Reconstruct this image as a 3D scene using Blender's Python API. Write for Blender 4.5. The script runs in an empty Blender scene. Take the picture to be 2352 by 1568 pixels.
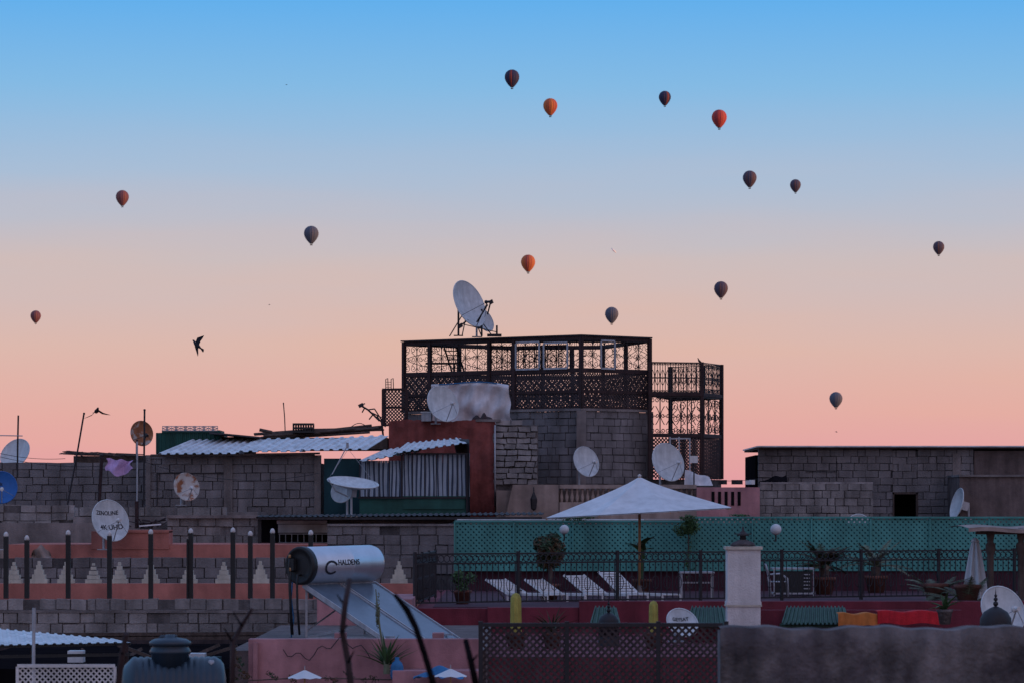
import bpy, math, random
from mathutils import Vector, Matrix
random.seed(7)
H=13.0; S=0.3/2352           # eye height of the rooftop viewpoint; image scale (metres per image pixel per metre of distance)
V=Vector; UP=V((0,0,1)); pi=math.pi
def P(px,py,d): return V(((px-1176)*S*d, d, H+(1170-py)*S*d))  # world point placed from image pixel coordinates at a chosen distance
def X(px,d): return (px-1176)*S*d
def Z(py,d): return H+(1170-py)*S*d
R=random.uniform
def lin(r,g,b):
    f=lambda c:(c/255/12.92) if c/255<=.04045 else ((c/255+.055)/1.055)**2.4
    return (f(r),f(g),f(b))
# ------------------------------------------------------------------ materials
M={}
def mat(name,col,rough=.8,var=.25,scale=3.0,bump=.3,metal=0.0,col2=None,mask=.5,island=0.0,bscale=40,spec=.3,streak=True):
    if name in M: return M[name]
    m=bpy.data.materials.new(name); m.use_nodes=True; nt=m.node_tree; N=nt.nodes; L=nt.links
    bs=N['Principled BSDF']; bs.inputs['Roughness'].default_value=rough; bs.inputs['Metallic'].default_value=metal
    bs.inputs['Specular IOR Level'].default_value=spec
    tc=N.new('ShaderNodeTexCoord')
    n1=N.new('ShaderNodeTexNoise'); n1.inputs['Scale'].default_value=scale; n1.inputs['Detail'].default_value=6; n1.inputs['Roughness'].default_value=.65
    L.new(tc.outputs['Object'],n1.inputs['Vector'])
    r1=N.new('ShaderNodeMapRange'); r1.inputs['From Min'].default_value=.3; r1.inputs['From Max'].default_value=.7
    r1.inputs['To Min'].default_value=1-var; r1.inputs['To Max'].default_value=1+var*.6
    L.new(n1.outputs['Fac'],r1.inputs['Value'])
    fac=r1.outputs['Result']
    if streak:
        mp=N.new('ShaderNodeMapping'); mp.inputs['Scale'].default_value=(scale*2.5,scale*2.5,scale*.25); L.new(tc.outputs['Object'],mp.inputs['Vector'])
        n2=N.new('ShaderNodeTexNoise'); n2.inputs['Scale'].default_value=1; n2.inputs['Detail'].default_value=4; L.new(mp.outputs['Vector'],n2.inputs['Vector'])
        r2=N.new('ShaderNodeMapRange'); r2.inputs['From Min'].default_value=.35; r2.inputs['From Max'].default_value=.65
        r2.inputs['To Min'].default_value=1-var*.7; r2.inputs['To Max'].default_value=1+var*.2; L.new(n2.outputs['Fac'],r2.inputs['Value'])
        mu=N.new('ShaderNodeMath'); mu.operation='MULTIPLY'; L.new(fac,mu.inputs[0]); L.new(r2.outputs['Result'],mu.inputs[1]); fac=mu.outputs[0]
    if island>0:
        g=N.new('ShaderNodeNewGeometry'); r3=N.new('ShaderNodeMapRange'); r3.inputs['To Min'].default_value=1-island; r3.inputs['To Max'].default_value=1+island
        L.new(g.outputs['Random Per Island'],r3.inputs['Value'])
        mu=N.new('ShaderNodeMath'); mu.operation='MULTIPLY'; L.new(fac,mu.inputs[0]); L.new(r3.outputs['Result'],mu.inputs[1]); fac=mu.outputs[0]
    vm=N.new('ShaderNodeVectorMath'); vm.operation='SCALE'
    if col2:
        mx=N.new('ShaderNodeMix'); mx.data_type='RGBA'; mx.inputs[6].default_value=(*col,1); mx.inputs[7].default_value=(*col2,1)
        n4=N.new('ShaderNodeTexNoise'); n4.inputs['Scale'].default_value=scale*1.3; n4.inputs['Detail'].default_value=5
        L.new(tc.outputs['Object'],n4.inputs['Vector'])
        r4=N.new('ShaderNodeMapRange'); r4.inputs['From Min'].default_value=mask-.04; r4.inputs['From Max'].default_value=mask+.06; L.new(n4.outputs['Fac'],r4.inputs['Value'])
        L.new(r4.outputs['Result'],mx.inputs[0]); L.new(mx.outputs[2],vm.inputs[0])
    else: vm.inputs[0].default_value=col
    L.new(fac,vm.inputs['Scale']); L.new(vm.outputs[0],bs.inputs['Base Color'])
    if bump>0:
        nb=N.new('ShaderNodeTexNoise'); nb.inputs['Scale'].default_value=bscale; nb.inputs['Detail'].default_value=4; L.new(tc.outputs['Object'],nb.inputs['Vector'])
        bp=N.new('ShaderNodeBump'); bp.inputs['Strength'].default_value=bump; bp.inputs['Distance'].default_value=.03
        L.new(nb.outputs['Fac'],bp.inputs['Height']); L.new(bp.outputs['Normal'],bs.inputs['Normal'])
    M[name]=m; return m
block=mat('cinder_block',(.195,.175,.18),.95,.35,1.2,.6,island=.16,bscale=25)
block2=mat('cinder_block_pale',(.27,.24,.235),.95,.45,1.5,.6,island=.18,bscale=25)
mortar=mat('mortar',(.085,.075,.078),.95,.5,2,.6)
mortar2=mat('mortar_pale',(.34,.30,.30),.95,.4,2,.6)
mortard=mat('mortar_grey',(.16,.14,.14),.95,.5,2,.6)  # mid-grey mortar colour for parapets, low walls and the rendered side
render_=mat('cement_render',(.23,.195,.19),.95,.45,1.2,.5)
concrete=mat('old_concrete',(.17,.14,.14),.95,.6,2.2,.9,bscale=22,col2=(.10,.08,.085),mask=.52)
pink=mat('pink_plaster',(.50,.18,.145),.9,.35,1.0,.25)
pink2=mat('pale_pink_plaster',(.42,.20,.215),.9,.35,1.3,.25)
redp=mat('red_plaster',(.25,.068,.06),.92,.4,2,.6,bscale=12)
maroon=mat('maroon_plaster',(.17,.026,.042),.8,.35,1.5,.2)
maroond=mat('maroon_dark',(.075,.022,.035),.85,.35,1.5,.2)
beige=mat('beige_plaster',(.34,.26,.23),.9,.35,1.6,.3)
brownp=mat('brown_plaster',(.15,.11,.105),.9,.4,2,.4)
whitep=mat('white_plaster',(.64,.60,.59),.85,.18,3,.4)
cream=mat('cream_plaster',(.55,.49,.41),.9,.2,4,.3)
iron=mat('dark_iron',(.018,.014,.018),.6,.3,6,0,spec=.4)
ironred=mat('oxide_iron',(.04,.019,.02),.7,.4,4,.2)
ironbr=mat('brown_lattice',(.06,.042,.045),.8,.4,4,.2)
steel=mat('pale_steel',(.40,.40,.43),.5,.2,6,.1,metal=.3)
corr=mat('corrugated_white',(.66,.67,.70),.5,.3,1.5,.1)
corrd=mat('corrugated_dark',(.05,.045,.05),.7,.4,2,.2)
greenm=mat('green_metal',(.015,.085,.07),.6,.3,2,.1)
teal=mat('teal_lattice',(.085,.30,.275),.65,.3,.8,.1)
tealb=mat('teal_canvas',(.015,.05,.06),.9,.3,1,.1)
wood=mat('weathered_wood',(.10,.07,.06),.85,.4,4,.4)
woodl=mat('umbrella_pole_wood',(.42,.22,.10),.6,.2,6,.1)
dishw=mat('dish_white',(.56,.58,.60),.55,.2,4,.05)
dishr=mat('dish_rusty',(.56,.52,.49),.7,.2,3,.1,col2=(.30,.11,.05),mask=.50)
dishrr=mat('dish_very_rusty',(.33,.13,.06),.8,.35,4,.2,col2=(.5,.46,.42),mask=.56)
dishb=mat('dish_blue',(.03,.14,.42),.5,.15,3,.05)
blackp=mat('black_plastic',(.02,.02,.022),.45,.2,4,0)
cloth=mat('white_cloth',(.64,.65,.68),.9,.14,2,.1)
cloth2=mat('tarp_cloth',(.60,.57,.59),.9,.25,2.5,.4,bscale=8)
pinkc=mat('pink_towel',(.56,.36,.62),.95,.2,8,.3)
redc=mat('red_carpet',(.50,.02,.03),.95,.25,6,.3)
orangec=mat('orange_carpet',(.50,.16,.04),.95,.25,6,.3)
bluetarp=mat('blue_tarp',(.03,.16,.35),.6,.3,4,.4)
leaf=mat('leaf_green',(.05,.10,.035),.6,.4,6,0,island=.5,streak=False)
leafd=mat('leaf_dark',(.025,.05,.022),.7,.4,6,0,island=.5,col2=(.10,.05,.025),mask=.52,streak=False)
leafy=mat('leaf_grey',(.13,.14,.09),.7,.3,6,0,island=.4,streak=False)
cactusm=mat('cactus_skin',(.40,.35,.08),.7,.3,8,.3)
terracotta=mat('terracotta',(.16,.065,.05),.85,.3,5,.2)
tankm=mat('brushed_steel',(.62,.65,.70),.36,.08,3,.03,metal=.8)
glass=mat('collector_glass',(.11,.15,.20),.22,.15,2,0,spec=.5)
void=mat('shade_black',(.012,.010,.012),1.0,.3,2,0,spec=0)  # near-black, no sheen: shade of openings put into colour; also dark tarp, twigs
tiles=mat('green_tile',(.03,.085,.055),.5,.4,6,.2)
darkblue=mat('blue_black_tank',(.015,.03,.05),.4,.3,3,0,spec=.5)
ink=mat('lettering_ink',(.02,.02,.03),.7,.1,5,0)
birdm=mat('bird_feathers',(.02,.02,.028),.8,.3,20,0)
dirt=mat('dusty_ground',(.30,.21,.16),.95,.3,.05,.2)
sunblockm=mat('sun_block_earth',(.22,.15,.11),.95,.3,.02,.2)
tinw=mat('curtain_stripe_light',(.38,.44,.52),.8,.15,4,.1)
tinb=mat('curtain_stripe_dark',(.07,.09,.14),.8,.2,4,.1)
# ------------------------------------------------------------------ mesh builder
class B:
    def __init__(s): s.v=[]; s.f=[]
    def add(s,vs,fs):
        o=len(s.v); s.v+= [tuple(p) for p in vs]; s.f+=[tuple(i+o for i in f) for f in fs]
    def box(s,a,b):
        x0,y0,z0=a; x1,y1,z1=b
        if x0>x1:x0,x1=x1,x0
        if y0>y1:y0,y1=y1,y0
        if z0>z1:z0,z1=z1,z0
        s.add([(x0,y0,z0),(x1,y0,z0),(x1,y1,z0),(x0,y1,z0),(x0,y0,z1),(x1,y0,z1),(x1,y1,z1),(x0,y1,z1)],
              [(0,3,2,1),(4,5,6,7),(0,1,5,4),(1,2,6,5),(2,3,7,6),(3,0,4,7)])
    def obox(s,c,a,b,d):
        c=V(c); vs=[c+a*i+b*j+d*k for k in(-1,1) for (i,j) in((-1,-1),(1,-1),(1,1),(-1,1))]
        s.add(vs,[(0,3,2,1),(4,5,6,7),(0,1,5,4),(1,2,6,5),(2,3,7,6),(3,0,4,7)])
    def bar(s,p,q,w,t=None,n=None):
        p=V(p);q=V(q); d=q-p
        if d.length<1e-6: return
        if t is None:t=w
        if n is None: n=V((0,-1,0)) if abs(d.normalized().y)<.9 else UP
        a=d.cross(n)
        if a.length<1e-6: a=d.cross(V((1,0,0)))
        a.normalize(); nn=a.cross(d).normalized()
        s.obox((p+q)/2,a*w/2,nn*t/2,d/2)
    def tube(s,pts,r,n=6,caps=True):
        pts=[V(p) for p in pts]; k=len(pts); rs=r if isinstance(r,(list,tuple)) else [r]*k
        o=[];prev=None
        for i,p in enumerate(pts):
            t=(pts[min(i+1,k-1)]-pts[max(i-1,0)])
            if t.length<1e-9:t=UP.copy()
            t.normalize()
            if prev is None: a=t.cross(UP) if abs(t.z)<.9 else t.cross(V((1,0,0)))
            else: a=prev-t*prev.dot(t)
            if a.length<1e-6:a=t.orthogonal()
            a.normalize(); prev=a; b=t.cross(a)
            o+=[p+(a*math.cos(2*pi*j/n)+b*math.sin(2*pi*j/n))*rs[i] for j in range(n)]
        fs=[(i*n+j,i*n+(j+1)%n,(i+1)*n+(j+1)%n,(i+1)*n+j) for i in range(k-1) for j in range(n)]
        if caps: fs+=[tuple(range(n))[::-1],tuple((k-1)*n+j for j in range(n))]
        s.add(o,fs)
    def lathe(s,prof,c=(0,0,0),ax=UP,n=24,rib=None):
        c=V(c); ax=V(ax).normalized(); a=ax.orthogonal().normalized() if abs(ax.z)<.99 else V((1,0,0)); b=ax.cross(a)
        k=len(prof); o=[]
        for (r,z) in prof:
            for j in range(n):
                rr=r*(rib(j) if rib else 1)
                o.append(c+ax*z+(a*math.cos(2*pi*j/n)+b*math.sin(2*pi*j/n))*rr)
        fs=[(i*n+j,i*n+(j+1)%n,(i+1)*n+(j+1)%n,(i+1)*n+j) for i in range(k-1) for j in range(n)]
        if prof[0][0]>1e-4: fs.append(tuple(range(n))[::-1])
        if prof[-1][0]>1e-4: fs.append(tuple((k-1)*n+j for j in range(n)))
        s.add(o,fs)
    def grid(s,fn,nu,nv):
        vs=[fn(i/nu,j/nv) for j in range(nv+1) for i in range(nu+1)]
        s.add(vs,[(j*(nu+1)+i,j*(nu+1)+i+1,(j+1)*(nu+1)+i+1,(j+1)*(nu+1)+i) for j in range(nv) for i in range(nu)])
    def prism(s,pts,z0,z1):
        n=len(pts); s.add([(p[0],p[1],z0) for p in pts]+[(p[0],p[1],z1) for p in pts],
            [tuple(range(n))[::-1],tuple(range(n,2*n))]+[(i,(i+1)%n,n+(i+1)%n,n+i) for i in range(n)])
class G:
    def __init__(s,name): s.name=name; s.parts=[]; s.extra=[]
    def part(s,name,m,smooth=False):
        for p in s.parts:
            if p[0]==name: return p[3]
        b=B(); s.parts.append((name,m,smooth,b)); return b
    def done(s):
        ps=[p for p in s.parts if p[3].v]; objs=[]
        allv=[v for p in ps for v in p[3].v]
        lo=[min(v[i] for v in allv) for i in range(3)]; hi=[max(v[i] for v in allv) for i in range(3)]
        org=V(((lo[0]+hi[0])/2,(lo[1]+hi[1])/2,lo[2]))
        single=len(ps)==1 and not s.extra
        e=None
        if not single:
            e=bpy.data.objects.new(s.name,None); e.empty_display_size=.3; bpy.context.collection.objects.link(e); e.location=org
        for (n,m,sm,b) in ps:
            me=bpy.data.meshes.new(n); me.from_pydata([V(v)-org for v in b.v],[],b.f); me.materials.append(m)
            if sm: me.polygons.foreach_set('use_smooth',[True]*len(me.polygons))
            me.update()
            ob=bpy.data.objects.new(s.name if single else n,me); bpy.context.collection.objects.link(ob)
            if single: ob.location=org
            else: ob.parent=e
        for ob in s.extra: 
            ob.parent=e; ob.location=ob.location-org
        return e
def text_on(g,txt,size,mapf,m,name):
    cu=bpy.data.curves.new(name,'FONT'); cu.body=txt; cu.size=size; cu.align_x='CENTER'; cu.align_y='CENTER'; cu.offset=size*.018
    o=bpy.data.objects.new(name,cu); bpy.context.collection.objects.link(o); dg=bpy.context.evaluated_depsgraph_get(); dg.update()
    me=bpy.data.meshes.new_from_object(o.evaluated_get(dg)); bpy.data.objects.remove(o)
    for v in me.vertices: v.co=mapf(v.co.x,v.co.y)
    me.materials.clear(); me.materials.append(m)
    ob=bpy.data.objects.new(name,me); bpy.context.collection.objects.link(ob); g.extra.append(ob)
# ------------------------------------------------------------------ generic elements
def blockwall(bb,bm,p0,p1,z0,z1,th=.2,bw=.4,bh=.2,jit=.014,ragged=True,gap=.022):
    p0=V((p0[0],p0[1],0)); p1=V((p1[0],p1[1],0)); L=(p1-p0).length; t=(p1-p0)/L; n=V((t.y,-t.x,0))   # n towards viewer
    rows=max(1,int(round((z1-z0)/bh))); bh=(z1-z0)/rows
    bm.obox((p0+p1)/2+UP*((z0+z1)/2-.01)-n*(th/2+.012),t*(L/2-.01),n*(th/2-.012),UP*((z1-z0)/2-.01))
    for r in range(rows):
        u=-(r%2)*bw/2-R(0,.09); za=z0+r*bh
        while u<L:
            w=bw*(R(.88,1.06) if random.random()>.12 else R(.45,.7)); a=max(0,u+gap/2); b=min(L,u+w-gap*R(.2,.9)); u+=w
            if b-a<.04: continue
            if r==rows-1 and ragged and random.random()<.06: continue
            j=R(-jit,jit); c=p0+t*((a+b)/2)-n*(th/2-j)+UP*(za+bh/2+R(-.007,.007))
            k=R(-.008,.008)
            bb.obox(c,t*(b-a)/2+UP*k,n*th/2,UP*(bh-gap*R(.4,1.3))/2)
def lat(b,p0,p1,z0,z1,pitch,w,t=.008):
    p0=V((p0[0],p0[1],0)); p1=V((p1[0],p1[1],0)); L=(p1-p0).length; tt=(p1-p0)/L; n=V((tt.y,-tt.x,0)); h=z1-z0
    q=lambda u,v,o:p0+tt*u+UP*(z0+v)+n*o
    c=-h
    while c<L:
        u0=max(0,c);u1=min(L,c+h)
        if u1-u0>.01:
            b.bar(q(u0,u0-c,0),q(u1,u1-c,0),w,t,n); b.bar(q(u0,h-(u0-c),t+.001),q(u1,h-(u1-c),t+.001),w,t,n)
        c+=pitch
def spiral(b,c,tt,r,turn,start,sgn,rad,n=14):
    pts=[]
    for i in range(n+1):
        f=i/n; a=start+sgn*turn*f*2*pi; rr=r*(1-.75*f); pts.append(c+tt*(math.cos(a)*rr)+UP*(math.sin(a)*rr))
    b.tube(pts,rad,4,False)
def scroll(b,p0,p1,z0,z1,n,rad=.011,frame=.03,bars=True):
    p0=V((p0[0],p0[1],0)); p1=V((p1[0],p1[1],0)); L=(p1-p0).length; t=(p1-p0)/L; h=z1-z0; nn=V((t.y,-t.x,0)); w=L/n
    for z in(z0,z1): b.bar(p0+UP*z,p1+UP*z,frame,frame,nn)
    for i in range(n+1):
        b.bar(p0+t*w*i+UP*z0,p0+t*w*i+UP*z1,frame*.75,frame*.75,nn)
    for i in range(n):
        c=p0+t*w*(i+.5); r=min(w*.24,h*.13)
        if bars: b.bar(c+UP*z0,c+UP*z1,rad*1.6,rad*1.6,nn)
        for sx in(-1,1):
            for zc,vs in((z0+r*1.3,-1),(z1-r*1.3,1)):
                spiral(b,c+t*sx*r+UP*zc,t*sx,r,1.3,0,vs,rad)
            pts=[c+t*sx*(w*.08+ (w*.36)*abs(math.sin(pi*k/10)))*(1)+UP*(z0+h*(.25+.5*k/10)) for k in range(11)]
            b.tube(pts,rad,4,False)
            spiral(b,c+t*sx*r*.95+UP*(z0+h*.5),t*sx,r*.8,1.2,pi,1,rad)
def railing(b,p0,p1,z0,z1,post=1.7,bp=.12,band=.17):
    a=V((p0[0],p0[1],0)); c=V((p1[0],p1[1],0)); L=(c-a).length; t=(c-a)/L; n=V((t.y,-t.x,0))
    for z in(z1,z1-band,z0+.06): b.bar(a+UP*z,c+UP*z,.028,.028,n)
    k=int(L/post)
    for i in range(k+1): 
        q=a+t*(L*i/k); b.bar(q+UP*z0,q+UP*(z1+.04),.05,.05,n)
    k=int(L/bp)
    for i in range(k):
        q=a+t*(L*(i+.5)/k); b.bar(q+UP*(z0+.06),q+UP*(z1-band),.013,.013,n)
        cc=q+UP*(z1-band/2); r=band*.36
        b.tube([cc+t*math.cos(2*pi*j/9)*r+UP*math.sin(2*pi*j/9)*r for j in range(10)],.009,4,False)
        if i%2==0:
            cc=q+UP*(z0+(z1-z0)*.4); r=.07
            b.tube([cc+t*math.cos(2*pi*j/8)*r+UP*math.sin(2*pi*j/8)*r*1.8 for j in range(9)],.008,4,False)
def corrug(b,a0,a1,c0,c1,n,amp=.03,sag=.0):
    a0,a1,c0,c1=map(V,(a0,a1,c0,c1)); nn=(a1-a0).cross(c0-a0).normalized()
    if nn.z<0: nn=-nn
    for off in (0,-.012):
        def f(u,v):
            p=(a0.lerp(a1,u)).lerp(c0.lerp(c1,u),v); ph=(u*n)%1
            w=min(1,max(-.25,2.2*math.sin(2*pi*ph)-.35)); return p+nn*(amp*w+off)-UP*sag*math.sin(pi*v)
        b.grid(f,n*8,3)
def mass(b,px0,px1,d0,d1,z,z0=0.0): b.box((X(px0,d0),d0,z0),(X(px1,d0),d1,z))
def dish(name,cx,cy,d,major,n,m,base=None,dep=.32,text=None,arm=True,back=False,cyl=.02,g=None,tall=1.06):
    own=g is None
    if own: g=G(name)
    c=P(cx,cy,d); r=major*S*d/2; n=V(n).normalized(); e1=(UP-n*n.z)
    e1=e1.normalized() if e1.length>.15 else V((0,1,0)); e2=e1.cross(n).normalized()
    e1=n.cross(e2).normalized()
    sf=lambda x,y,o=0: c+e2*(x*r)+e1*(y*r*tall)-n*(dep*r*(1-x*x-y*y)-o)
    b=g.part('reflector',m,True); K=32;Q=7
    for off,fl in((0,1),(-.018,-1)):
        vs=[sf(0,0,off)]+[sf(i/Q*math.cos(2*pi*j/K),i/Q*math.sin(2*pi*j/K),off) for i in range(1,Q+1) for j in range(K)]
        fs=[(0,1+j,1+(j+1)%K) for j in range(K)]+[(1+(i-1)*K+j,1+i*K+j,1+i*K+(j+1)%K,1+(i-1)*K+(j+1)%K) for i in range(1,Q) for j in range(K)]
        b.add(vs,fs)
    b.tube([sf(math.cos(2*pi*j/K),math.sin(2*pi*j/K),-.008) for j in range(K+1)],.014,6,False)
    s=g.part('stand',steel if not back else iron)
    hub=sf(0,0,-.02); mast=hub-n*.22
    s.obox(hub-n*.10,e2*.07,e1*.12,n*.09)
    zb=base if base is not None else c.z-r*1.3
    mt=V((mast.x,mast.y,mast.z+.08)); s.tube([mt,V((mast.x,mast.y,zb))],.028,8)
    s.tube([mast,hub],.04,8)
    s.box((mast.x-.13,mast.y-.13,zb),(mast.x+.13,mast.y+.13,zb+.02))
    if arm:
        fd=c+n*(r*.95)-e1*(r*.35)
        s.bar(sf(0,-1,-.02),fd,.022,.022); 
        for k in(-.8,.8): s.tube([sf(k,-.55,0),fd],.006,4,False)
        l=g.part('receiver_head',blackp if back else whitep)
        l.lathe([(.0,-.07),(.035,-.07),(.035,.02),(.05,.03),(.05,.07),(0,.07)],fd,(c-fd),10)
    if text:
        for (t,sz,ox,oy) in text:
            text_on(g,t,sz*r,lambda x,y:sf(ox+x/r,oy+y/r,.006),ink,'lettering')
    if own: g.done()
    return g,sf
def leafball(b,c,rx,ry,rz,n,sz,clumps=9):
    c=V(c); cl=[]
    for i in range(clumps):
        v=V((R(-1,1),R(-1,1),R(-1,1))); v=v.normalized()*R(.35,.75); cl.append(v)
    for i in range(n):
        k=random.choice(cl); v=V((random.gauss(0,1),random.gauss(0,1),random.gauss(0,1))).normalized()*R(.2,.42)+k
        p=c+V((v.x*rx,v.y*ry,v.z*rz)); a=V((R(-1,1),R(-1,1),R(-1,1))).normalized()*sz*R(.6,1.3); q=a.orthogonal().normalized()*sz*.4
        b.add([p-a,p+q,p+a,p-q],[(0,1,2,3)])
def frond(b,base,az,el,L,droop,ll,n=18,w=.012):
    base=V(base); h=V((math.cos(az),math.sin(az),0)); pts=[]; p=base.copy(); e=el
    for i in range(n+1):
        pts.append(p.copy()); p+= (h*math.cos(e)+UP*math.sin(e))*(L/n); e-=droop/n
    b.tube(pts,[.012*(1-.7*i/n) for i in range(n+1)],4,False); side=h.cross(UP)
    for i in range(2,n+1):
        f=i/n; l=ll*math.sin(pi*min(1,.15+f*.85))**.6; t=(pts[i]-pts[i-1]).normalized()
        for s in(-1,1):
            for k in(0,.5):
                p=pts[i-1].lerp(pts[i],k); tip=p+side*s*l*.85+t*l*.55-UP*l*.18+V((R(-1,1),R(-1,1),R(-1,1)))*.015
                b.add([p-t*w,p+t*w,tip],[(0,1,2)])
def blade(b,base,az,el,L,w,droop,n=6):
    base=V(base); h=V((math.cos(az),math.sin(az),0)); side=h.cross(UP); p=base.copy(); e=el; vs=[]
    for i in range(n+1):
        f=i/n; ww=w*(1-f**1.6)*.5+.002; up=(-h*math.sin(e)+UP*math.cos(e))
        vs+=[p-side*ww+up*ww*.5,p-up*ww*.1,p+side*ww+up*ww*.5]; p=p+(h*math.cos(e)+UP*math.sin(e))*(L/n); e-=droop/n
    b.add(vs,[(i*3+j,i*3+j+1,i*3+j+4,i*3+j+3) for i in range(n) for j in range(2)])
def pot(g,c,r,h,m=None):
    g.part('pot',m or terracotta,True).lathe([(r*.65,0),(r*.9,h*.8),(r,h*.82),(r,h),(r*.85,h),(r*.8,h*.85),(0,h*.85)],c,UP,18)

# ------------------------------------------------------------------ ground + unseen terrain added to block the low sun from the town
g=G('ground'); b=g.part('g',dirt); b.grid(lambda u,v:V((-12000+24000*u,-6000+30000*v,0)),20,20); g.done()
g=G('sun_block_hill'); b=g.part('h',sunblockm,True)
def hf(u,v):
    x=190+900*u; y=-700+1500*v
    z=62*math.sin(pi*min(1,max(0,u)))**.8*(math.sin(pi*v)**.5 if 0<v<1 else 0)
    z+= (3*math.sin(x*.03+y*.02)+2.2*math.sin(y*.07)+1.5*math.sin(x*.11-y*.05))*math.sin(pi*u)*math.sin(pi*v)
    return V((x,y,z-.5))
b.grid(hf,60,90); g.done()

# ------------------------------------------------------------------ distant low houses (behind the tower)
for i in range(16):
    d=R(112,190); px=R(-300,2700); z=R(8.5,11.5); x=X(px,d); w=R(3,7); dp=R(5,9)
    g=G('adobe_house'); b=g.part('walls',random.choice([pink,beige,brownp,render_]))
    b.box((x-w,d,0),(x+w,d+dp,z)); b2=g.part('parapet',beige)
    for (a,c) in(((x-w-.02,d-.02),(x+w+.02,d+.2)),((x-w-.02,d+dp-.2),(x+w+.02,d+dp+.02)),((x-w-.02,d+.21),(x-w+.2,d+dp-.21)),((x+w-.2,d+.21),(x+w+.02,d+dp-.21))):
        b2.box((a[0],a[1],z-.1),(c[0],c[1],z+.5))
    b3=g.part('windows',void)
    for k in range(int(w)):
        for zz in(z-2.2,z-5.2): b3.box((x-w+1+k*1.9,d-.03,zz),(x-w+1.8+k*1.9,d+.01,zz+1.1))
    g.done()

# ------------------------------------------------------------------ central block tower with iron cage
C=P(1335,0,94);Lf=P(928,0,97.4);Rt=P(1492,0,95.5)
C.z=Lf.z=Rt.z=0; BL=Lf+(Rt-C)*1.6; BR=Rt+V((-1.2,3.8,0))
k=S*94
zc0=H+228*k; zc1=H+398*k; zr=H+320*k; zb=H+272*k
g=G('block_tower_house')
g.part('walls_core',mortar).prism([Lf+V((.3,.35,0)),C+V((0,.4,0)),Rt+V((-.3,.35,0)),BR,BL],0,zc0-.02)
bb=g.part('walls',block); bm=g.part('mortar',mortar)
blockwall(bb,bm,Lf,C,H-.5,zc0,ragged=False); blockwall(bb,bm,C+V((.012,0,0)),Rt,H-.5,zc0,ragged=False)
s=g.part('corner_render',render_)
for q,w in((C,.13),(Rt,.10)): s.box((q.x-w,q.y-.045,H-1),(q.x+w,q.y+.2,zc0+.01))
s.obox(C.lerp(Rt,.5)+UP*(zc0+.03)+V((0,.1,0)),(Rt-C)/2,V((0,.16,0)),UP*.035)
s.obox(C.lerp(Lf,.5)+UP*(zc0+.03)+V((0,.1,0)),(Lf-C)/2,V((0,.16,0)),UP*.035)
ir=g.part('iron_cage',ironred); sc=g.part('iron_scrolls',iron); la=g.part('iron_lattice',ironbr)
def seg(a,c,u0,u1): return a.lerp(c,u0),a.lerp(c,u1)
for (a,c,cuts,back) in((Lf,C,[0,.15,.49,.63,1],0),(C,Rt,[0,1],0),(Lf,BL,[0,.5,1],1),(BL,BR,[0,.33,.66,1],1),(Rt,BR,[0,.5,1],1)):
    nn=V(((c-a).y,-(c-a).x,0)).normalized()
    for z,w in((zc0+.07,.09),(zb,.08),(zr,.10),(zc1-.04,.09)): ir.bar(a+UP*z,c+UP*z,w,.06,nn)
    for u in cuts: ir.bar(a.lerp(c,u)+UP*(zc0+.06),a.lerp(c,u)+UP*zc1,.10,.10,nn)
    for i in range(len(cuts)-1):
        p,q=seg(a,c,cuts[i],cuts[i+1]); L=(q-p).length
        scroll(sc,p,q,zr+.06,zc1-.1,max(1,int(L/(.36 if not back else 1.0))),rad=.0095,frame=.026,bars=False)
    if not back:
        lat(la,a,c,zb+.04,zr-.06,.085,.034); lat(la,a,c,zc0+.12,zb-.04,.10,.042)
    else:
        lat(la,a,c,zc0+.12,zr-.06,.13,.04)
ir.obox((Lf+C)/2+UP*(zb-.02)+V((0,.05,0)),(C-Lf)/2,V((0,.02,0)),UP*.06)
rf=g.part('cage_roof',corrd); rf.prism([Lf+V((-.1,-.05,0)),C+V((0,-.1,0)),Rt+V((.08,-.05,0)),Rt.lerp(BR,.6),Lf.lerp(BL,.35)],zc1+.01,zc1+.045)
fr=g.part('window_frames',steel)
def frame(a,c,u0,u1,z0,z1,w=.05,off=.05):
    nn=V(((c-a).y,-(c-a).x,0)).normalized(); p=a.lerp(c,u0)+nn*off; q=a.lerp(c,u1)+nn*off
    for z in(z0,z1): fr.bar(p+UP*z,q+UP*z,w,.03,nn)
    for e in(p,q): fr.bar(e+UP*(z0+w/2),e+UP*(z1-w/2),w,.03,nn)
frame(Lf,C,.645,.775,zr+.07,zc1-.12); frame(Lf,C,.80,.93,zr+.07,zc1-.16); frame(C,Rt,.27,.47,zr+.07,zc1-.10)
inn=g.part('stored_ladder',iron)
o=Lf.lerp(C,.28)+V((0,1.2,0))
for dx in(0,.35): inn.bar(o+V((dx,0,zr)),o+V((dx-.25,.1,zc1-.15)),.05)
for i in range(6): inn.bar(o+V((-.04*i,.02,zr+.1+i*.12)),o+V((.35-.04*i,.02,zr+.1+i*.12)),.03)
o=Lf.lerp(C,.1)+V((.1,.9,0)); inn.box((o.x,o.y,zr+.35),(o.x+1.0,o.y+.5,zr+.39)); inn.box((o.x+.1,o.y,zc0),(o.x+.15,o.y+.05,zr+.35)); inn.box((o.x+.8,o.y,zc0),(o.x+.85,o.y+.05,zr+.35))
scroll(inn,Lf.lerp(C,.5)+V((0,1.6,0)),Lf.lerp(C,.93)+V((0,1.7,0)),zr,zc1-.15,7,rad=.012)
Q0=P(1492,0,95.2);Q1=P(1612,0,95.6);Q2=P(1657,0,97.2);Q3=P(1540,0,98.6)
for q in(Q0,Q1,Q2,Q3): q.z=0
k2=S*95.4; yb=[H+(1170-y)*k2 for y in(832,905,1000,1098)]
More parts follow.
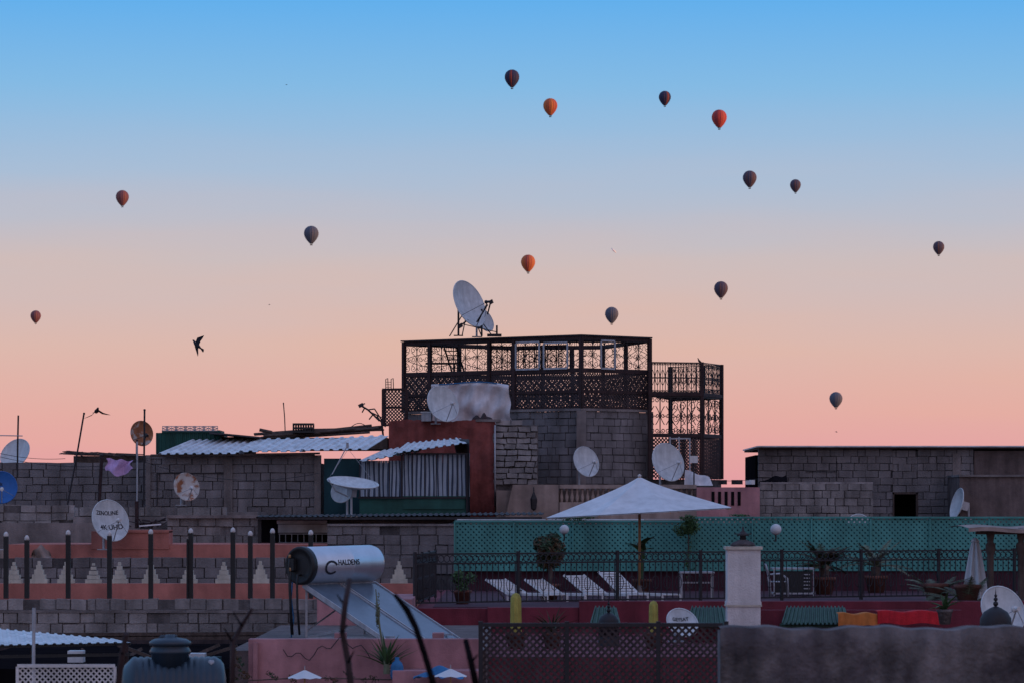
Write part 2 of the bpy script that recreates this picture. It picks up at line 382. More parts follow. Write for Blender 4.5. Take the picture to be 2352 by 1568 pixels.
for (a,c,n1) in((Q0,Q1,5),(Q1,Q2,3),(Q2,Q3,3)):
    nn=V(((c-a).y,-(c-a).x,0)).normalized()
    scroll(sc,a,c,yb[1]+.05,yb[0],n1*2,rad=.009,frame=.026)
    ir.bar(a+UP*yb[1],c+UP*yb[1],.09,.1,nn)
    scroll(sc,a,c,yb[2]+.05,yb[1]-.07,n1,rad=.012,frame=.035,bars=False)
    ir.bar(a+UP*yb[2],c+UP*yb[2],.08,.06,nn)
    lat(la,a,c,yb[3],yb[2]-.05,.10,.034)
    for q in(a,c): ir.bar(q+UP*yb[3],q+UP*(yb[0]+.02),.09,.09,nn)
fr.box((Q0.x+.55,Q0.y-.06,yb[3]),(Q0.x+.59,Q0.y-.02,yb[2]-.03)); fr.box((Q0.x+.8,Q0.y-.06,yb[3]),(Q0.x+.84,Q0.y-.02,yb[2]-.03))
fr.box((Q0.x+1.1,Q0.y-.06,yb[3]),(Q0.x+1.14,Q0.y-.02,yb[2]-.1)); fr.box((Q0.x+.55,Q0.y-.062,yb[2]-.1),(Q0.x+1.14,Q0.y-.018,yb[2]-.06))
g.part('balcony_floor',concrete).prism([Q0,Q1,Q2,Q3],yb[1]-.06,yb[1]-.03)
g.part('balcony_base',mortar).prism([Q0+V((-.1,.1,0)),Q1+V((0,.1,0)),Q2+V((0,.1,0)),Q3],0,yb[3]-.02)
a=P(880,0,95.2);c=P(934,0,95.0);a.z=c.z=0; z0=Z(975,95);z1=Z(893,95)
lat(la,a,c,z0,z1-.03,.10,.034)
for q in(a,c): ir.bar(q+UP*z0,q+UP*z1,.08)
for z in(z0,z1,(z0+z1)/2): ir.bar(a+UP*z,c+UP*z,.06)
a2=a+V((0,2,0)); lat(la,a2,a,z0,z1,.14,.03); ir.bar(a2+UP*z1,a+UP*z1,.06)
o=P(886,870,95); 
for dx in(0,.15): ir.tube([V((o.x+dx,95,z1)),V((o.x+dx,95,o.z)),V((o.x+dx+.05,95.2,o.z+.03)),V((o.x+dx+.05,95.5,z1))],.012,5)
for i in range(3): ir.bar(V((o.x,95,z1+.06+.07*i)),V((o.x+.15,95,z1+.06+.07*i)),.015)
g.done()
g,sf=dish('rooftop_satellite_dish',1079,697,94.6,104,(.74,-.60,.38),dishw,base=zc1+.05,back=True,tall=1.1)
st=G('rooftop_antenna_mount'); s=st.part('tripod',iron)
o=P(1090,776,95); o.z=zc1+.05
for (dx,dy) in((-.35,0),(.5,0),(.2,.5),(-.7,.1)): s.tube([o+V((dx,dy,0)),o+V((dx*.3-.12,.15,.62))],.016,5)
s.tube([o+V((.2,0,0)),o+V((.2,0,.75))],.03,6); s.tube([o+V((.62,0,0)),o+V((.62,0,.3))],.03,6)
s.tube([o+V((-.4,0,.35)),o+V((.6,0,.12)),],.012,4); s.box((o.x+.35,o.y-.1,o.z),(o.x+.75,o.y+.3,o.z+.06))
for (a1,b1) in(((1060,745),(1075,735)),((1120,700),(1095,740)),((1128,690),(1120,722))): s.tube([P(*a1,94.2),P(*b1,94.4)],.022,5)
s.obox(P(1058,748,94.3),V((.05,0,.03)),V((0,.04,0)),V((-.02,0,.05))); s.obox(P(1128,694,94),V((.05,0,.03)),V((0,.05,0)),V((-.02,0,.05)))
st.done()
dish('rooftop_satellite_dish',1114,735,95.3,54,(.70,-.62,.42),dishw,base=zc1+.05,arm=False)

# ------------------------------------------------------------------ red plaster house with tarp
g=G('red_plaster_house'); b=g.part('walls',redp)
zt=Z(965,90)
def rough(u,v,x0,x1,y,z0,z1):
    return V((x0+(x1-x0)*u,y+.03*math.sin(7*u+11*v)+R(-.012,.012),z0+(z1-z0)*v+(R(-.02,.02)+.02*math.sin(9*u) if v==1 else 0)))
b.grid(lambda u,v:rough(u,v,X(893,90),X(1137,90),90,8,zt),30,40)
b.box((X(893,90),90.06,0),(X(1137,90),94.2,zt-.05))
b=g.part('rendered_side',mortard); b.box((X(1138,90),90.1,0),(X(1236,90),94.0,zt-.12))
bs=g.part('rough_stone_wall',block2)
z=Z(1112,90)
while z<zt-.06:
    u=X(1139,90)-R(0,.1)
    while u<X(1234,90)-.05:
        w=R(.22,.42); x1=min(u+w,X(1235,90))
        top=zt-.03-max(0,(u-X(1190,90)))*.35
        if z+.1<top:
            cx=(u+x1)/2; bs.obox((cx,90.06+R(-.04,.03),z+.075+R(-.01,.01)),V(((x1-u)/2-.012,0,R(-.014,.014))),V((0,.1,0)),V((R(-.015,.015),0,.062)))
        u=x1
    z+=.155
g.part('roof_ledge',render_).box((X(1110,90)-.2,89.93,zt-.03),(X(1150,90),90.4,zt+.035))
b=g.part('white_pipe',steel,True); b.tube([P(1137,975,89.9),P(1137,1160,89.9)],.022,8)
g.done()
g=G('tarp_covered_store'); b=g.part('tarp',cloth2,True)
x0,x1=X(990,91),X(1168,91); z0=zt; z1=Z(884,91)
def tarp(u,v):
    x=x0+(x1-x0)*u; top=z1+.06*math.sin(u*pi)-.02*math.sin(7*u)
    if v<.62:
        f=v/.62; fold=.07*math.sin(16*u+3*f)*(1-f*.6)+.035*math.sin(31*u-8*f)+.05*math.sin(9*f+2*u)
        return V((x+.05*math.sin(9*f+3*u)*(1-f)+ (.08*(1-f) if u>.9 else 0),91+fold,z0-.02+(top-z0)*f-(1-f)*.06*math.sin(11*u)))
    f=(v-.62)/.38; return V((x,91+1.9*f,top+.04*math.sin(f*6)))
b.grid(tarp,60,50)
b.add([(x0,91.04,z0),(x0,92.9,z0),(x0,92.9,z1),(x0,91.04,z1)],[(0,1,2,3)]); b.add([(x1,91.04,z0),(x1+.05,92.9,z0),(x1,92.9,z1),(x1,91.04,z1)],[(0,1,2,3)])
e=g.part('blue_edge',bluetarp,True); e.tube([V((x0+(x1-x0)*u,91-.02,z1+.01+.06*math.sin(u*pi)-.02*math.sin(7*u))) for u in[i/20 for i in range(2,18)]],.014,5)
g.done()
dish('satellite_dish',1018,926,89.6,82,(.50,-.76,.32),dishw,base=zt-.1)
g=G('rag_pile'); b=g.part('rags',ironred,True); o=P(1108,955,90.2)
b.grid(lambda u,v:V((o.x-.28+.56*u,90.15+.3*v,zt+.03+(.12+.05*math.sin(13*u)+.03*math.sin(21*u+5*v))*math.sin(pi*u)**.5*math.sin(pi*min(1,v*1.0+.001))**.6)),20,12); g.done()
g=G('cooler_box'); g.part('box',steel).box((X(968,89.8),89.8,zt-.02),(X(990,89.8),90.1,zt+.2)); g.part('lid',whitep).box((X(966,89.78),89.78,zt+.2),(X(992,89.78),90.12,zt+.23)); g.done()
g=G('broken_antenna'); b=g.part('frame',iron)
pts=[(826,929),(845,940),(858,952),(872,966)]
b.tube([P(x,y,90.5) for x,y in pts],.028,6)
for (a1,b1) in(((826,929),(838,926)),((838,935),(832,946)),((850,945),(876,958)),((845,940),(860,938)),((856,952),(848,962)),((866,955),(878,972)),((860,938),(878,966))): b.tube([P(*a1,90.5),P(*b1,90.6)],.018,5)
b.tube([P(876,962,90.5),P(880,1000,90.5)],.03,6); b.obox(P(829,930,90.4),V((.06,0,.03)),V((0,.04,0)),V((-.02,0,.04)))
b.tube([P(800+50*i/10,985-14*math.sin(pi*i/10)*1.0,90) for i in range(11)],.01,4)
g.done()

# ------------------------------------------------------------------ left long block house with corrugated roofs
g=G('long_block_house'); d=86
bb=g.part('block_walls',block); bm=g.part('mortar',mortar)
blockwall(bb,bm,P(340,0,d),P(733,0,d),Z(1182,d),Z(1046,d)); 
blockwall(bb,bm,P(-120,0,d+.6),P(338,0,d+.6),Z(1182,d),Z(1060,d+.6))
c=g.part('cement_columns',render_)
for (a1,b1) in((335,346),(514,534),(722,737)): c.box((X(a1,d),d-.04,Z(1182,d)),(X(b1,d),d+.24,Z(1044,d)))
c.box((X(346,d),d-.015,Z(1052,d)),(X(722,d),d+.22,Z(1042,d)))
mass(g.part('core',mortar),-120,735,87.1,94,Z(1062,87))
mass(g.part('core',mortar),-200,737,84.6,87.05,Z(1186,84.6))
w=g.part('window_outline',iron)
for (a1,b1,c1,d1) in((360,1085,520,1087),(360,1087,362,1160)): w.box((X(a1,d),d-.03,Z(d1,d)),(X(c1,d),d-.005,Z(b1,d)))
b=g.part('roof_sheets',corr)
def cr(px0,px1,y0,y1,px2,px3,y2,y3,d0,d1,n,amp=.03): corrug(b,P(px0,y0,d0),P(px1,y1,d0),P(px2,y2,d1),P(px3,y3,d1),n,amp)
cr(362,560,1042,1040,440,600,1010,1008,85.6,88.8,10); cr(548,700,1036,1035,590,745,1008,1005,85.55,88.7,7); cr(690,842,1033,1031,735,893,1007,999,85.5,88.8,7)
r=g.part('roof_edge_beam',wood); r.bar(P(345,1046,85.7),P(735,1040,85.7),.05,.08)
g.done()
g=G('green_metal_shed'); b=g.part('cladding',greenm); d=89
corrug(b,P(358,1040,d),P(508,1036,d),P(358,993,d+.01),P(508,990,d+.01),16,.02)
b.box((X(358,d),d+.05,Z(1045,d)),(X(508,d),d+2,Z(994,d))); b.box((X(372,d),d-.03,Z(993,d)),(X(505,d),d+1.4,Z(987,d)))
i=g.part('scroll_gate_on_roof',steel); scroll(i,P(373,0,88.9),P(500,0,88.9),Z(988,88.9),Z(978,88.9),6,rad=.01,frame=.02,bars=False)
g.part('dark_sheet',corrd).obox(P(545,1000,89),V((.65,0,-.06)),V((0,1,0)),V((0,0,.02)))
g.part('side',corrd).box((X(508,89),89.2,Z(1040,89)),(X(575,89),91,Z(1002,89)))
g.done()
g=G('timber_pile'); b=g.part('logs',wood)
for i in range(14):
    a1=R(575,640);c1=R(800,888); y0=R(990,1002); b.tube([P(a1,y0+4,R(89,91)),P((a1+c1)/2,y0-3+R(-3,3),90),P(c1,y0-R(5,17),R(89,91))],R(.02,.05),6)
b.tube([P(596,986,89.5),P(625,992,89.5)],.05,6)
b.box((X(560,90),90,Z(1030,90)),(X(890,90),93,Z(1004,90)))
g.done()
g=G('plastic_crate'); b=g.part('crate',blackp); o0=P(673,991,89.5);o1=P(719,973,89.5)
b.box(o0,(o1.x,89.9,o0.z+.02)); 
for z in(0,.5,1): b.box((o0.x-.01,89.49,o0.z+(o1.z-o0.z)*z-.02),(o1.x+.01,89.93,o0.z+(o1.z-o0.z)*z+.025))
for i in range(9): 
    x=o0.x+(o1.x-o0.x)*i/8; b.box((x-.012,89.5,o0.z),(x+.012,89.53,o1.z)); b.box((x-.012,89.87,o0.z),(x+.012,89.9,o1.z))
g.done()
g=G('reed_mat'); b=g.part('reeds',wood)
for i in range(60):
    a1=R(135,300); y0=1036+(a1-135)*.05; b.tube([P(a1,y0+R(-3,6),87+R(-.4,.4)),P(a1+R(30,70),y0+R(0,8),87+R(-.4,.4))],.012,4)
b.box((X(170,87),86.9,Z(1062,87)),(X(345,87),88,Z(1046,87))); g.done()
g=G('curtain_shack'); d=84.6
cl=g.part('light_stripes',tinw,True); cd=g.part('dark_stripes',tinb,True); x=X(826,d); i=0
zt0,zb0=Z(1040,d),Z(1139,d)
while x<X(1074,d):
    w=R(.05,.09) if i%2 else R(.025,.05); off=.05*math.sin(x*3.1); tz=zt0+.0-(.18 if x<X(925,d) else 0)
    (cl if i%2 else cd).grid(lambda u,v:V((x+w*u+.01*math.sin(4*v+x*9),d+off+.02*math.sin(u*pi)+.02*math.sin(3*v+x*7),zb0+(tz-zb0)*v)),2,6)
    x+=w; i+=1
p=g.part('frame',iron)
for px in(826,845,870,895,923,948,975,1002,1030,1052,1073): p.bar(P(px,1042 if px>900 else 1060,d-.12),P(px,1142,d-.12),.022 if px not in(923,1073) else .05)
for y in(1142,): p.bar(P(822,y,d-.12),P(1076,y,d-.12),.04)
p.bar(P(920,1041,d-.12),P(1076,1041,d-.12),.04); p.bar(P(1073,1142,d-.12),P(1073,1180,d-.12),.05)
mass(g.part('interior',void),826,1074,84.9,89.9,Z(1062,84.9),z0=0)
lo=g.part('green_lower_panel',greenm); lo.box((X(826,d),d-.06,Z(1182,d)),(X(1073,d),d+.2,Z(1143,d))); lo.box((X(926,d),d-.10,Z(1168,d)),(X(1068,d),d-.062,Z(1138,d)))
rb=g.part('roof_sheets',corr)
corrug(rb,P(822,1060,84.2),P(960,1036,84.2),P(880,1034,87.5),P(985,1017,87.5),7,.028); corrug(rb,P(905,1040,84.15),P(1072,1016,84.15),P(935,1017,87.7),P(1058,1005,87.7),9,.028)
e=g.part('gable',corrd); e.add([P(1040,1006,87.7),P(1078,1008,84.3),P(1078,1180,84.3),P(1078,1180,87.7)],[(0,1,2,3)])
g.part('blue_grey_panel',tealb).box((X(738,d),d+1.2,Z(1185,d)),(X(824,d),d+1.3,Z(1050,d)))
g.done()

# dishes, poles, left
dish('satellite_dish',326,994,84.5,54,(.45,-.82,.15),dishrr,base=Z(1060,84.5),back=True,arm=True)
dish('satellite_dish',34,1040,92,74,(-.35,-.75,.5),dishw,base=Z(1075,92),arm=False)
dish('satellite_dish',4,1118,84,70,(.15,-.95,.2),dishb,base=Z(1165,84),arm=True,text=[('idt',.28,-.1,.25)])
dish('satellite_dish',429,1117,83.8,62,(.45,-.80,.25),dishr,base=Z(1160,83.8))
dish('satellite_dish',254,1194,74.3,90,(.48,-.78,.34),dishw,base=Z(1262,74.6),text=[('ZENOLINE',.26,-.05,.42),('4K UHD',.34,.10,-.26)],tall=1.12)
dish('satellite_dish',786,1126,82.5,54,(-.3,-.82,.35),dishw,base=Z(1185,82.5),arm=False)
dish('satellite_dish',1347,1059,91,68,(.50,-.76,.30),dishw,base=Z(1118,91))
dish('satellite_dish',1535,1060,90,86,(.50,-.78,.30),dishw,base=Z(1118,90))
dish('satellite_dish',2197,1156,96,70,(-.92,-.22,.25),dishw,base=Z(1192,96),arm=False)
dish('satellite_dish',1975,1213,76,66,(.2,-.9,.3),dishw,base=Z(1265,76),arm=False)
dish('satellite_dish',1568,1428,54,74,(.25,-.75,.6),dishw,base=Z(1475,54),arm=False,text=[('GEYSAT',.30,.0,.35)])
dish('satellite_dish',2305,1400,50,112,(.35,-.82,.4),dishw,base=Z(1475,50),arm=True)
g,sf=dish('tilted_satellite_dish',811,1106,82,118,(.12,-.20,.97),dishw,base=Z(1185,82),arm=False,dep=.22,tall=1.0,g=G('tilted_satellite_dish'))
s=g.part('feed_arms',steel); fd=P(798,1022,81.6)
s.tube([P(763,1088,81.6),fd],.014,6)
for q in((752,1102),(868,1118)): s.tube([P(*q,81.8),P(800,1030,81.6)],.004,4)
s.obox(fd,V((.03,0,.0)),V((0,.03,0)),V((0,0,.07))); s.tube([P(755,1100,81.7),P(770,1126,81.7),P(800,1140,81.8)],.02,6)
g.done()
for nm,pts,r,m in (('antenna_pole',[(42,953),(40,1095)],.022,iron),('antenna_pole',[(193,948),(155,1158)],.022,iron),('antenna_pole',[(332,940),(330,1158)],.024,iron),('antenna_pole',[(651,925),(655,992)],.014,iron),('rusty_post',[(234,1044),(228,1150)],.045,ironred),('steel_post',[(315,1010),(314,1230)],.022,steel)):
    g=G(nm); d=84 if pts[0][0]!=651 else 89; b=g.part('pole',m); b.tube([P(*pts[0],d),P((pts[0][0]+pts[1][0])/2+R(-1,1),(pts[0][1]+pts[1][1])/2,d),P(*pts[1],d)],r,7)
    if pts[0][0]==42: g.part('cross_bar',steel).tube([P(-5,999,d-.03),P(52,1000,d-.03)],.014,6)
    else: g.part('cap',iron).lathe([(r*1.2,-.03),(r*1.2,.01),(0,.02)],P(*pts[0],d),UP,8)
    g.done()
g=G('clothes_line'); b=g.part('line',iron)
def wire(b,a,c,sag,r=.006,n=14):
    a=V(a);c=V(c); b.tube([a.lerp(c,i/n)-UP*sag*4*(i/n)*(1-i/n) for i in range(n+1)],r,4,False)
wire(b,P(150,1035,84),P(340,1052,84),.12); wire(b,P(0,1048,84.5),P(340,1056,84.5),.2); wire(b,P(225,1048,83.9),P(330,1056,83.9),.05); wire(b,P(0,1040,85),P(150,1052,85),.06)
wire(b,P(770,1180,81),P(1040,1200,76),.25,.008); wire(b,P(332,1060,84),P(735,1085,84),.3,.006)
g.done()
g=G('pink_towel'); b=g.part('t',pinkc,True)
b.grid(lambda u,v:V((X(245+58*u,83.8)+.04*math.sin(6*v+2*u),83.7+.07*math.sin(9*u+2*v),Z(1052+6*u,83.9)-v*(.30+.16*math.sin(pi*u)**2-.10*u)+.02*math.sin(14*u))),24,14); g.done()
g=G('laundry_line'); b=g.part('line',iron); wire(b,P(1620,1100,91),P(1745,1098,91),.05)
for (a1,w1,m) in((1650,20,'dark_cloth'),(1680,26,'dark_cloth'),(1712,22,'white_cloth')):
    bb=g.part(m,iron if m[0]=='d' else cloth,True); bb.grid(lambda u,v:V((X(a1+w1*u,91),91+.03*math.sin(8*u),Z(1101,91)-.12*v)),8,3)
g.done()
g=G('tarp_sack'); b=g.part('s',cloth2,True)
b.grid(lambda u,v:V((X(1572+66*u-10*v*(u-.3),90.5),90.6+.25*v+.04*math.sin(12*u),Z(1114,90.5)+(.42-.2*u)*v+.02*math.sin(9*u)*v)),16,8); g.done()
g=G('security_camera'); b=g.part('post',iron); b.tube([P(1594,1040,89.6),P(1594,1114,89.6)],.02,6); g.part('head',whitep).box(P(1585,1062,89.5),P(1602,1046,89.65)); g.done()

# rubble parapets in front of long block house
g=G('parapet_house'); d=80
bb=g.part('blocks',block2); bm=g.part('mortar',mortard)
blockwall(bb,bm,P(-150,0,d),P(170,0,d),Z(1250,d),Z(1158,d),jit=.03); blockwall(bb,bm,P(170,0,d+.8),P(520,0,d+.8),Z(1250,d),Z(1163,d+.8),jit=.03)
blockwall(bb,bm,P(385,0,d-1),P(592,0,d-1),Z(1250,d-1),Z(1187,d-1),jit=.03)
g.part('render',render_).box((X(168,79.8),79.8,Z(1250,79.8)),(X(386,79.8),80.3,Z(1186,79.8)))
g.part('render',render_).box((X(383,79),78.9,Z(1189,79)),(X(594,79),79.35,Z(1182,79)))
mass(g.part('core',render_),-200,590,81.1,84.5,Z(1175,81)); mass(g.part('core',render_),-200,590,79.5,81.05,Z(1200,79.5)); g.done()
# clutter on the parapets
g=G('scrap_metal_pile'); b=g.part('rods',ironred)
for i in range(16):
    a1=R(300,370); b.tube([P(a1,R(1195,1212),79),P(a1+R(-30,40),R(1188,1212),79+R(-.2,.2))],R(.008,.02),4)
b.box(P(310,1212,79.1),V((X(318,79.1),79.2,Z(1150,79.1)))); g.part('sheet',corr).obox(P(345,1205,78.9),V((.25,0,.02)),V((0,.05,.0)),V((0,0,.015))); g.done()
g=G('pink_house'); d=75
b=g.part('walls',pink); b.box((X(20,d),d,0),(X(752,d),d+3.6,Z(1249,d)))
b.box((X(210,d),d-.02,Z(1260,d)),(X(388,d),d+.8,Z(1219,d))); b.box((X(275,d),d-.05,Z(1222,d)),(X(388,d),d+.8,Z(1216,d)))
g.part('curb',beige).box((X(-150,d),d,0),(X(19,d),d+2,Z(1262,d)))
g.done()
g=G('laundry_heap'); b=g.part('cloth',beige,True); b.grid(lambda u,v:V((X(72+45*u,74.8),74.75+.1*math.sin(6*u+3*v),Z(1284,74.8)+v*.3*math.sin(pi*(.1+.8*u))+.03*math.sin(15*u))),16,8); g.done()
g=G('grey_block_wall'); d=69.5; bb=g.part('blocks',block); bm=g.part('mortar',mortar)
blockwall(bb,bm,P(-100,0,d),P(960,0,d),Z(1350,d),Z(1279,d)); mass(g.part('base',mortar),-100,960,d+.02,d+.2,Z(1352,d)); 
blockwall(bb,bm,P(752,0,d+5),P(1045,0,d+5),Z(1318,d+5),Z(1205,d+5)); mass(g.part('base',mortar),752,1045,d+5.21,d+8,Z(1215,d+5)); g.part('base',mortar).box((X(752,d+5),d+5.02,0),(X(1045,d+5),d+5.2,Z(1320,d+5)))
g.part('sill',render_).box((X(752,d+5),d+4.96,Z(1207,d+5)),(X(1045,d+5),d+5.25,Z(1202,d+5)))
g.done()
g=G('crenellated_parapet'); d=65.5
b=g.part('wall',pink); b.box((X(-100,d),d,0),(X(948,d),d+.35,Z(1339,d))); 
b=g.part('merlons',cream)
for cx in(30,88,150,213,273,345,433,513,597,916):
    s=R(.93,1.05)
    for k,(w,h0,h1) in enumerate(((19,0,10),(14.5,10,20),(10,20,31),(6,31,41),(3,41,50))):
        b.box((X(cx-w*s,d),d+.02+k*.012,Z(1339-h0,d)+.002),(X(cx+w*s,d),d+.24-k*.012,Z(1339-h1*s,d)))
g.done()
g=G('low_block_wall'); d=62; bb=g.part('blocks',block2); bm=g.part('mortar',mortard)
blockwall(bb,bm,P(-80,0,d),P(735,0,d),Z(1400,d)+.0,Z(1374,d),jit=.02,bw=.3)
blockwall(bb,bm,P(-80,0,d-.12),P(735,0,d-.12),Z(1455,d),Z(1405,d),jit=.02,bw=.38)
b=g.part('ledge',render_); b.box((X(-80,d),d-.14,Z(1406,d)),(X(735,d),d+.2,Z(1400,d))); mass(g.part('base',mortar),-80,735,d-.1,d+.2,Z(1456,d))
mass(g.part('roof',render_),-80,960,d+.22,65.4,Z(1400,d))
g.done()
for cx,yt in((12,1232),(60,1240),(155,1228),(250,1230),(345,1226),(437,1224),(534,1222),(574,1230),(625,1224),(713,1228)):
    g=G('fence_post'); d=62.1; q=P(cx,1374,d); zt_=Z(yt,d)
    g.part('shaft',blackp).box((q.x-.042,d-.042+.1,q.z),(q.x+.042,d+.142,zt_))
    if cx==437: g.part('shaft',blackp).box((q.x-.07,d-.0,q.z),(q.x-.045,d+.1,zt_-.1))
    g.part('white_cap',whitep,True).lathe([(.035,0),(.045,.02),(.04,.06),(.018,.09),(0,.095)],V((q.x,d+.1,zt_)),UP,12); g.done()

# dark low roof house in the middle
g=G('tin_roof_house'); d=79
b=g.part('roof_sheet',corrd); corrug(b,P(588,1187,77),P(1245,1180,77),P(600,1183,80.5),P(1250,1176,80.5),52,.02)
g.part('wall',render_).box((X(592,d),d,0),(X(1045,d),84,Z(1187,d)))
g.part('recess_shade_panel',void).box((X(596,d),d-.03,Z(1248,d)),(X(756,d),d-.01,Z(1190,d)))  # flat panel on the wall face; its black colour stands for recess shade
s=g.part('shutters',corr)
s.box((X(637,d),d-.16,Z(1202,d)),(X(752,d),d-.1,Z(1194,d))); s.box((X(640,d),d-.2,Z(1222,d)),(X(758,d),d-.14,Z(1203,d)))
s2=g.part('window_bars',steel)
for i in range(9): s2.bar(P(642+14*i,1225,d-.12),P(642+14*i,1245,d-.12),.02)
for y in(1225,1245): s2.bar(P(640,y,d-.12),P(756,y,d-.12),.025)
g.part('posts',blackp).box((X(592,77.4),77.4,Z(1248,77.4)),(X(600,77.4),77.5,Z(1189,77.4)))
g.part('fascia',corrd).box((X(590,77),77.02,Z(1192,77)),(X(1245,77),77.06,Z(1186,77)))
g.done()
g=G('balustrade_terrace'); d=88
b=g.part('beige_wall',beige); b.add([P(1178,1112,d),P(1283,1112,d),P(1283,1190,d),P(1160,1190,d),P(1178,1112,d+1.5),P(1283,1112,d+1.5),P(1283,1190,d+1.5),P(1160,1190,d+1.5)],[(0,3,2,1),(0,1,5,4),(1,2,6,5),(0,4,7,3),(4,5,6,7)])
b.box((X(1285,d),d,Z(1121,d)),(X(1600,d),d+.3,Z(1112,d))); b.box((X(1285,d),d,Z(1195,d)),(X(1600,d),d+.3,Z(1152,d)))
for i in range(26):
    cx=1290+i*12; c0=P(cx,1152,d); h=Z(1121,d)-c0.z
    g.part('balusters',beige,True).lathe([(.035,0),(.035,h*.1),(.055,h*.35),(.025,h*.7),(.04,h*.9),(.04,h)],V((c0.x,d+.15,c0.z)),UP,8)
p=g.part('pink_wall',pink2); p.box((X(1600,d),d-.03,Z(1195,d)),(X(1745,d),d+.3,Z(1118,d)))
v=g.part('slot_shade_strips',void)
for i in range(5): v.box((X(1634+15*i,d),d-.045,Z(1160,d)),(X(1641+15*i,d),d-.028,Z(1128,d)))  # raised black strips, shade of the openings put into their colour
mass(g.part('core',beige),1140,1745,d+.4,94,Z(1125,d)); mass(g.part('core',beige),1080,1745,81,d-.02,Z(1192,81))
g.part('lamp_lantern',iron).lathe([(.01,0),(.07,.05),(.09,.3),(.05,.4),(.01,.5)],P(1226,1172,d-.2),UP,6)
g.part('lamp_lantern',iron).tube([P(1226,1118,d-.1),P(1226,1140,d-.2)],.015,5)
g.done()

# right block house
g=G('right_block_house'); d=99
bb=g.part('blocks',block); bm=g.part('mortar',mortar)
xd0,xd1=2050,2108
blockwall(bb,bm,P(1742,0,d),P(xd0,0,d),Z(1195,d),Z(1030,d)); blockwall(bb,bm,P(xd1,0,d),P(2236,0,d),Z(1195,d),Z(1030,d)); blockwall(bb,bm,P(xd0,0,d+.01),P(xd1,0,d+.01),Z(1130,d),Z(1032,d))
blockwall(g.part('lower_blocks',block2),bm,P(1746,0,d-2),P(2005,0,d-2),Z(1195,d-2),Z(1108,d-2))
g.part('pale_face',mortar2).box((X(1746,97),96.99,Z(1110,97)),(X(2005,97),97.2,Z(1106,97)))
cc=g.part('core',void); cc.box((X(1744,d),d+1.5,0),(X(2420,d),d+6,Z(1042,d))); mass(cc,1744,2420,97.25,d+1.4,Z(1197,97))
dd=g.part('door_frame',wood)
for a1 in(xd0,xd1-4): dd.box((X(a1,d),d-.03,Z(1195,d)),(X(a1+4,d),d+.1,Z(1130,d)))
dd.box((X(xd0,d),d-.03,Z(1134,d)),(X(xd1,d),d+.1,Z(1129,d)))
r=g.part('roof_slab',corr); r.box((X(1738,d),d-.35,Z(1026,d)),(X(2450,d),d+6,Z(1023,d))); g.part('roof_under',wood).box((X(1742,d),d-.2,Z(1030,d)),(X(2450,d),d+6,Z(1026.2,d)))
g.part('dark_room',brownp).box((X(2238,d),d+.05,Z(1092,d)),(X(2450,d),d+1.2,Z(1034,d)))
w=g.part('pipe_outline',iron); w.tube([P(1922,1058,d-.04),P(1922,1103,d-.04)],.012,4); w.tube([P(1850,1082,d-.04),P(1922,1082,d-.04)],.01,4)
g.part('patches',render_).box((X(2188,d),d-.025,Z(1170,d)),(X(2206,d),d+.1,Z(1040,d)))
g.part('side_room',brownp).box((X(2206,96),96.2,0),(X(2450,96),98.8,Z(1094,96))); g.part('side_room_cap',render_).box((X(2204,96),96.12,Z(1094,96)+.002),(X(2450,96),98.85,Z(1089,96)))
g.done()
g=G('dark_tarpaulin'); b=g.part('t',void,True)
b.grid(lambda u,v:V((X(1744+60*u,98),97.2+1.2*v,Z(1109,97.2)+(.06+.22*u*(1-.3*math.sin(9*u)))*math.sin(pi*min(.98,v*.9+.05)))),16,8); g.done()

# ------------------------------------------------------------------ terrace
FL=H-1.72
g=G('terrace_building'); b=g.part('maroon_walls',maroon)
b.box((X(946,60),59.6,0),(X(2600,67),73.4,FL))
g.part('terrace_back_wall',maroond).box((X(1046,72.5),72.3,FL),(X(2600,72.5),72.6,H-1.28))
b.box((X(1330,59.6),59.4,FL-.5),(X(2600,67),59.6+.2,FL+.13)); b.box((X(1120,59.6),59.45,FL-.5),(X(1329,59.6),59.8,FL+.02))
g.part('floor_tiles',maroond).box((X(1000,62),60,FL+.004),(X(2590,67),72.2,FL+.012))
g.part('pink_side',pink).box((X(940,60),60.5,FL-1.5),(X(956,60),73,FL+.12))
g.part('screen_backing',tealb).box((X(1046,72.5),72.55,H-1.279),(X(2600,72.5),72.59,H-.30))
g.done()
g=G('lattice_screen'); b=g.part('lattice',teal)
lat(b,P(1044,0,72.2),P(1590,0,72.2),H-1.27,H-.24,.115,.050,.006); lat(b,P(1592,0,72.3),P(2560,0,72.3),H-1.27,H-.16,.115,.050,.006)
f=g.part('frame',teal)
for a1,c1,y,zt_ in((1044,1590,72.16,-.24),(1592,2560,72.26,-.16)):
    f.bar(P(a1,1170,y)+UP*(zt_),P(c1,1170,y)+UP*(zt_),.04,.03); f.bar(P(a1,1170,y)-UP*1.27,P(c1,1170,y)-UP*1.27,.04,.03)
    px=a1
    while px<=c1: f.bar(P(px,1170,y)-UP*1.27,P(px,1170,y)+UP*zt_,.03,.03); px+=136
g.part('white_top_strip',corr).box((X(1050,72),72.2,H-.215),(X(1480,72),72.6,H-.195))
g.done()
g=G('iron_railing'); b=g.part('bars',iron); pr=[P(953,0,60.1),P(1418,0,62.5),P(2500,0,67)]
for i in range(2): railing(b,pr[i],pr[i+1],FL+.02,H-.78)
railing(b,P(953,0,60.2),P(1000,0,66),FL+.02,H-.80)
g.done()
g=G('patio_umbrella'); cv=g.part('canopy',cloth,False); ap=P(1469,1094,68); NR=8; Rr=1.83; zr_=Z(1176,68)
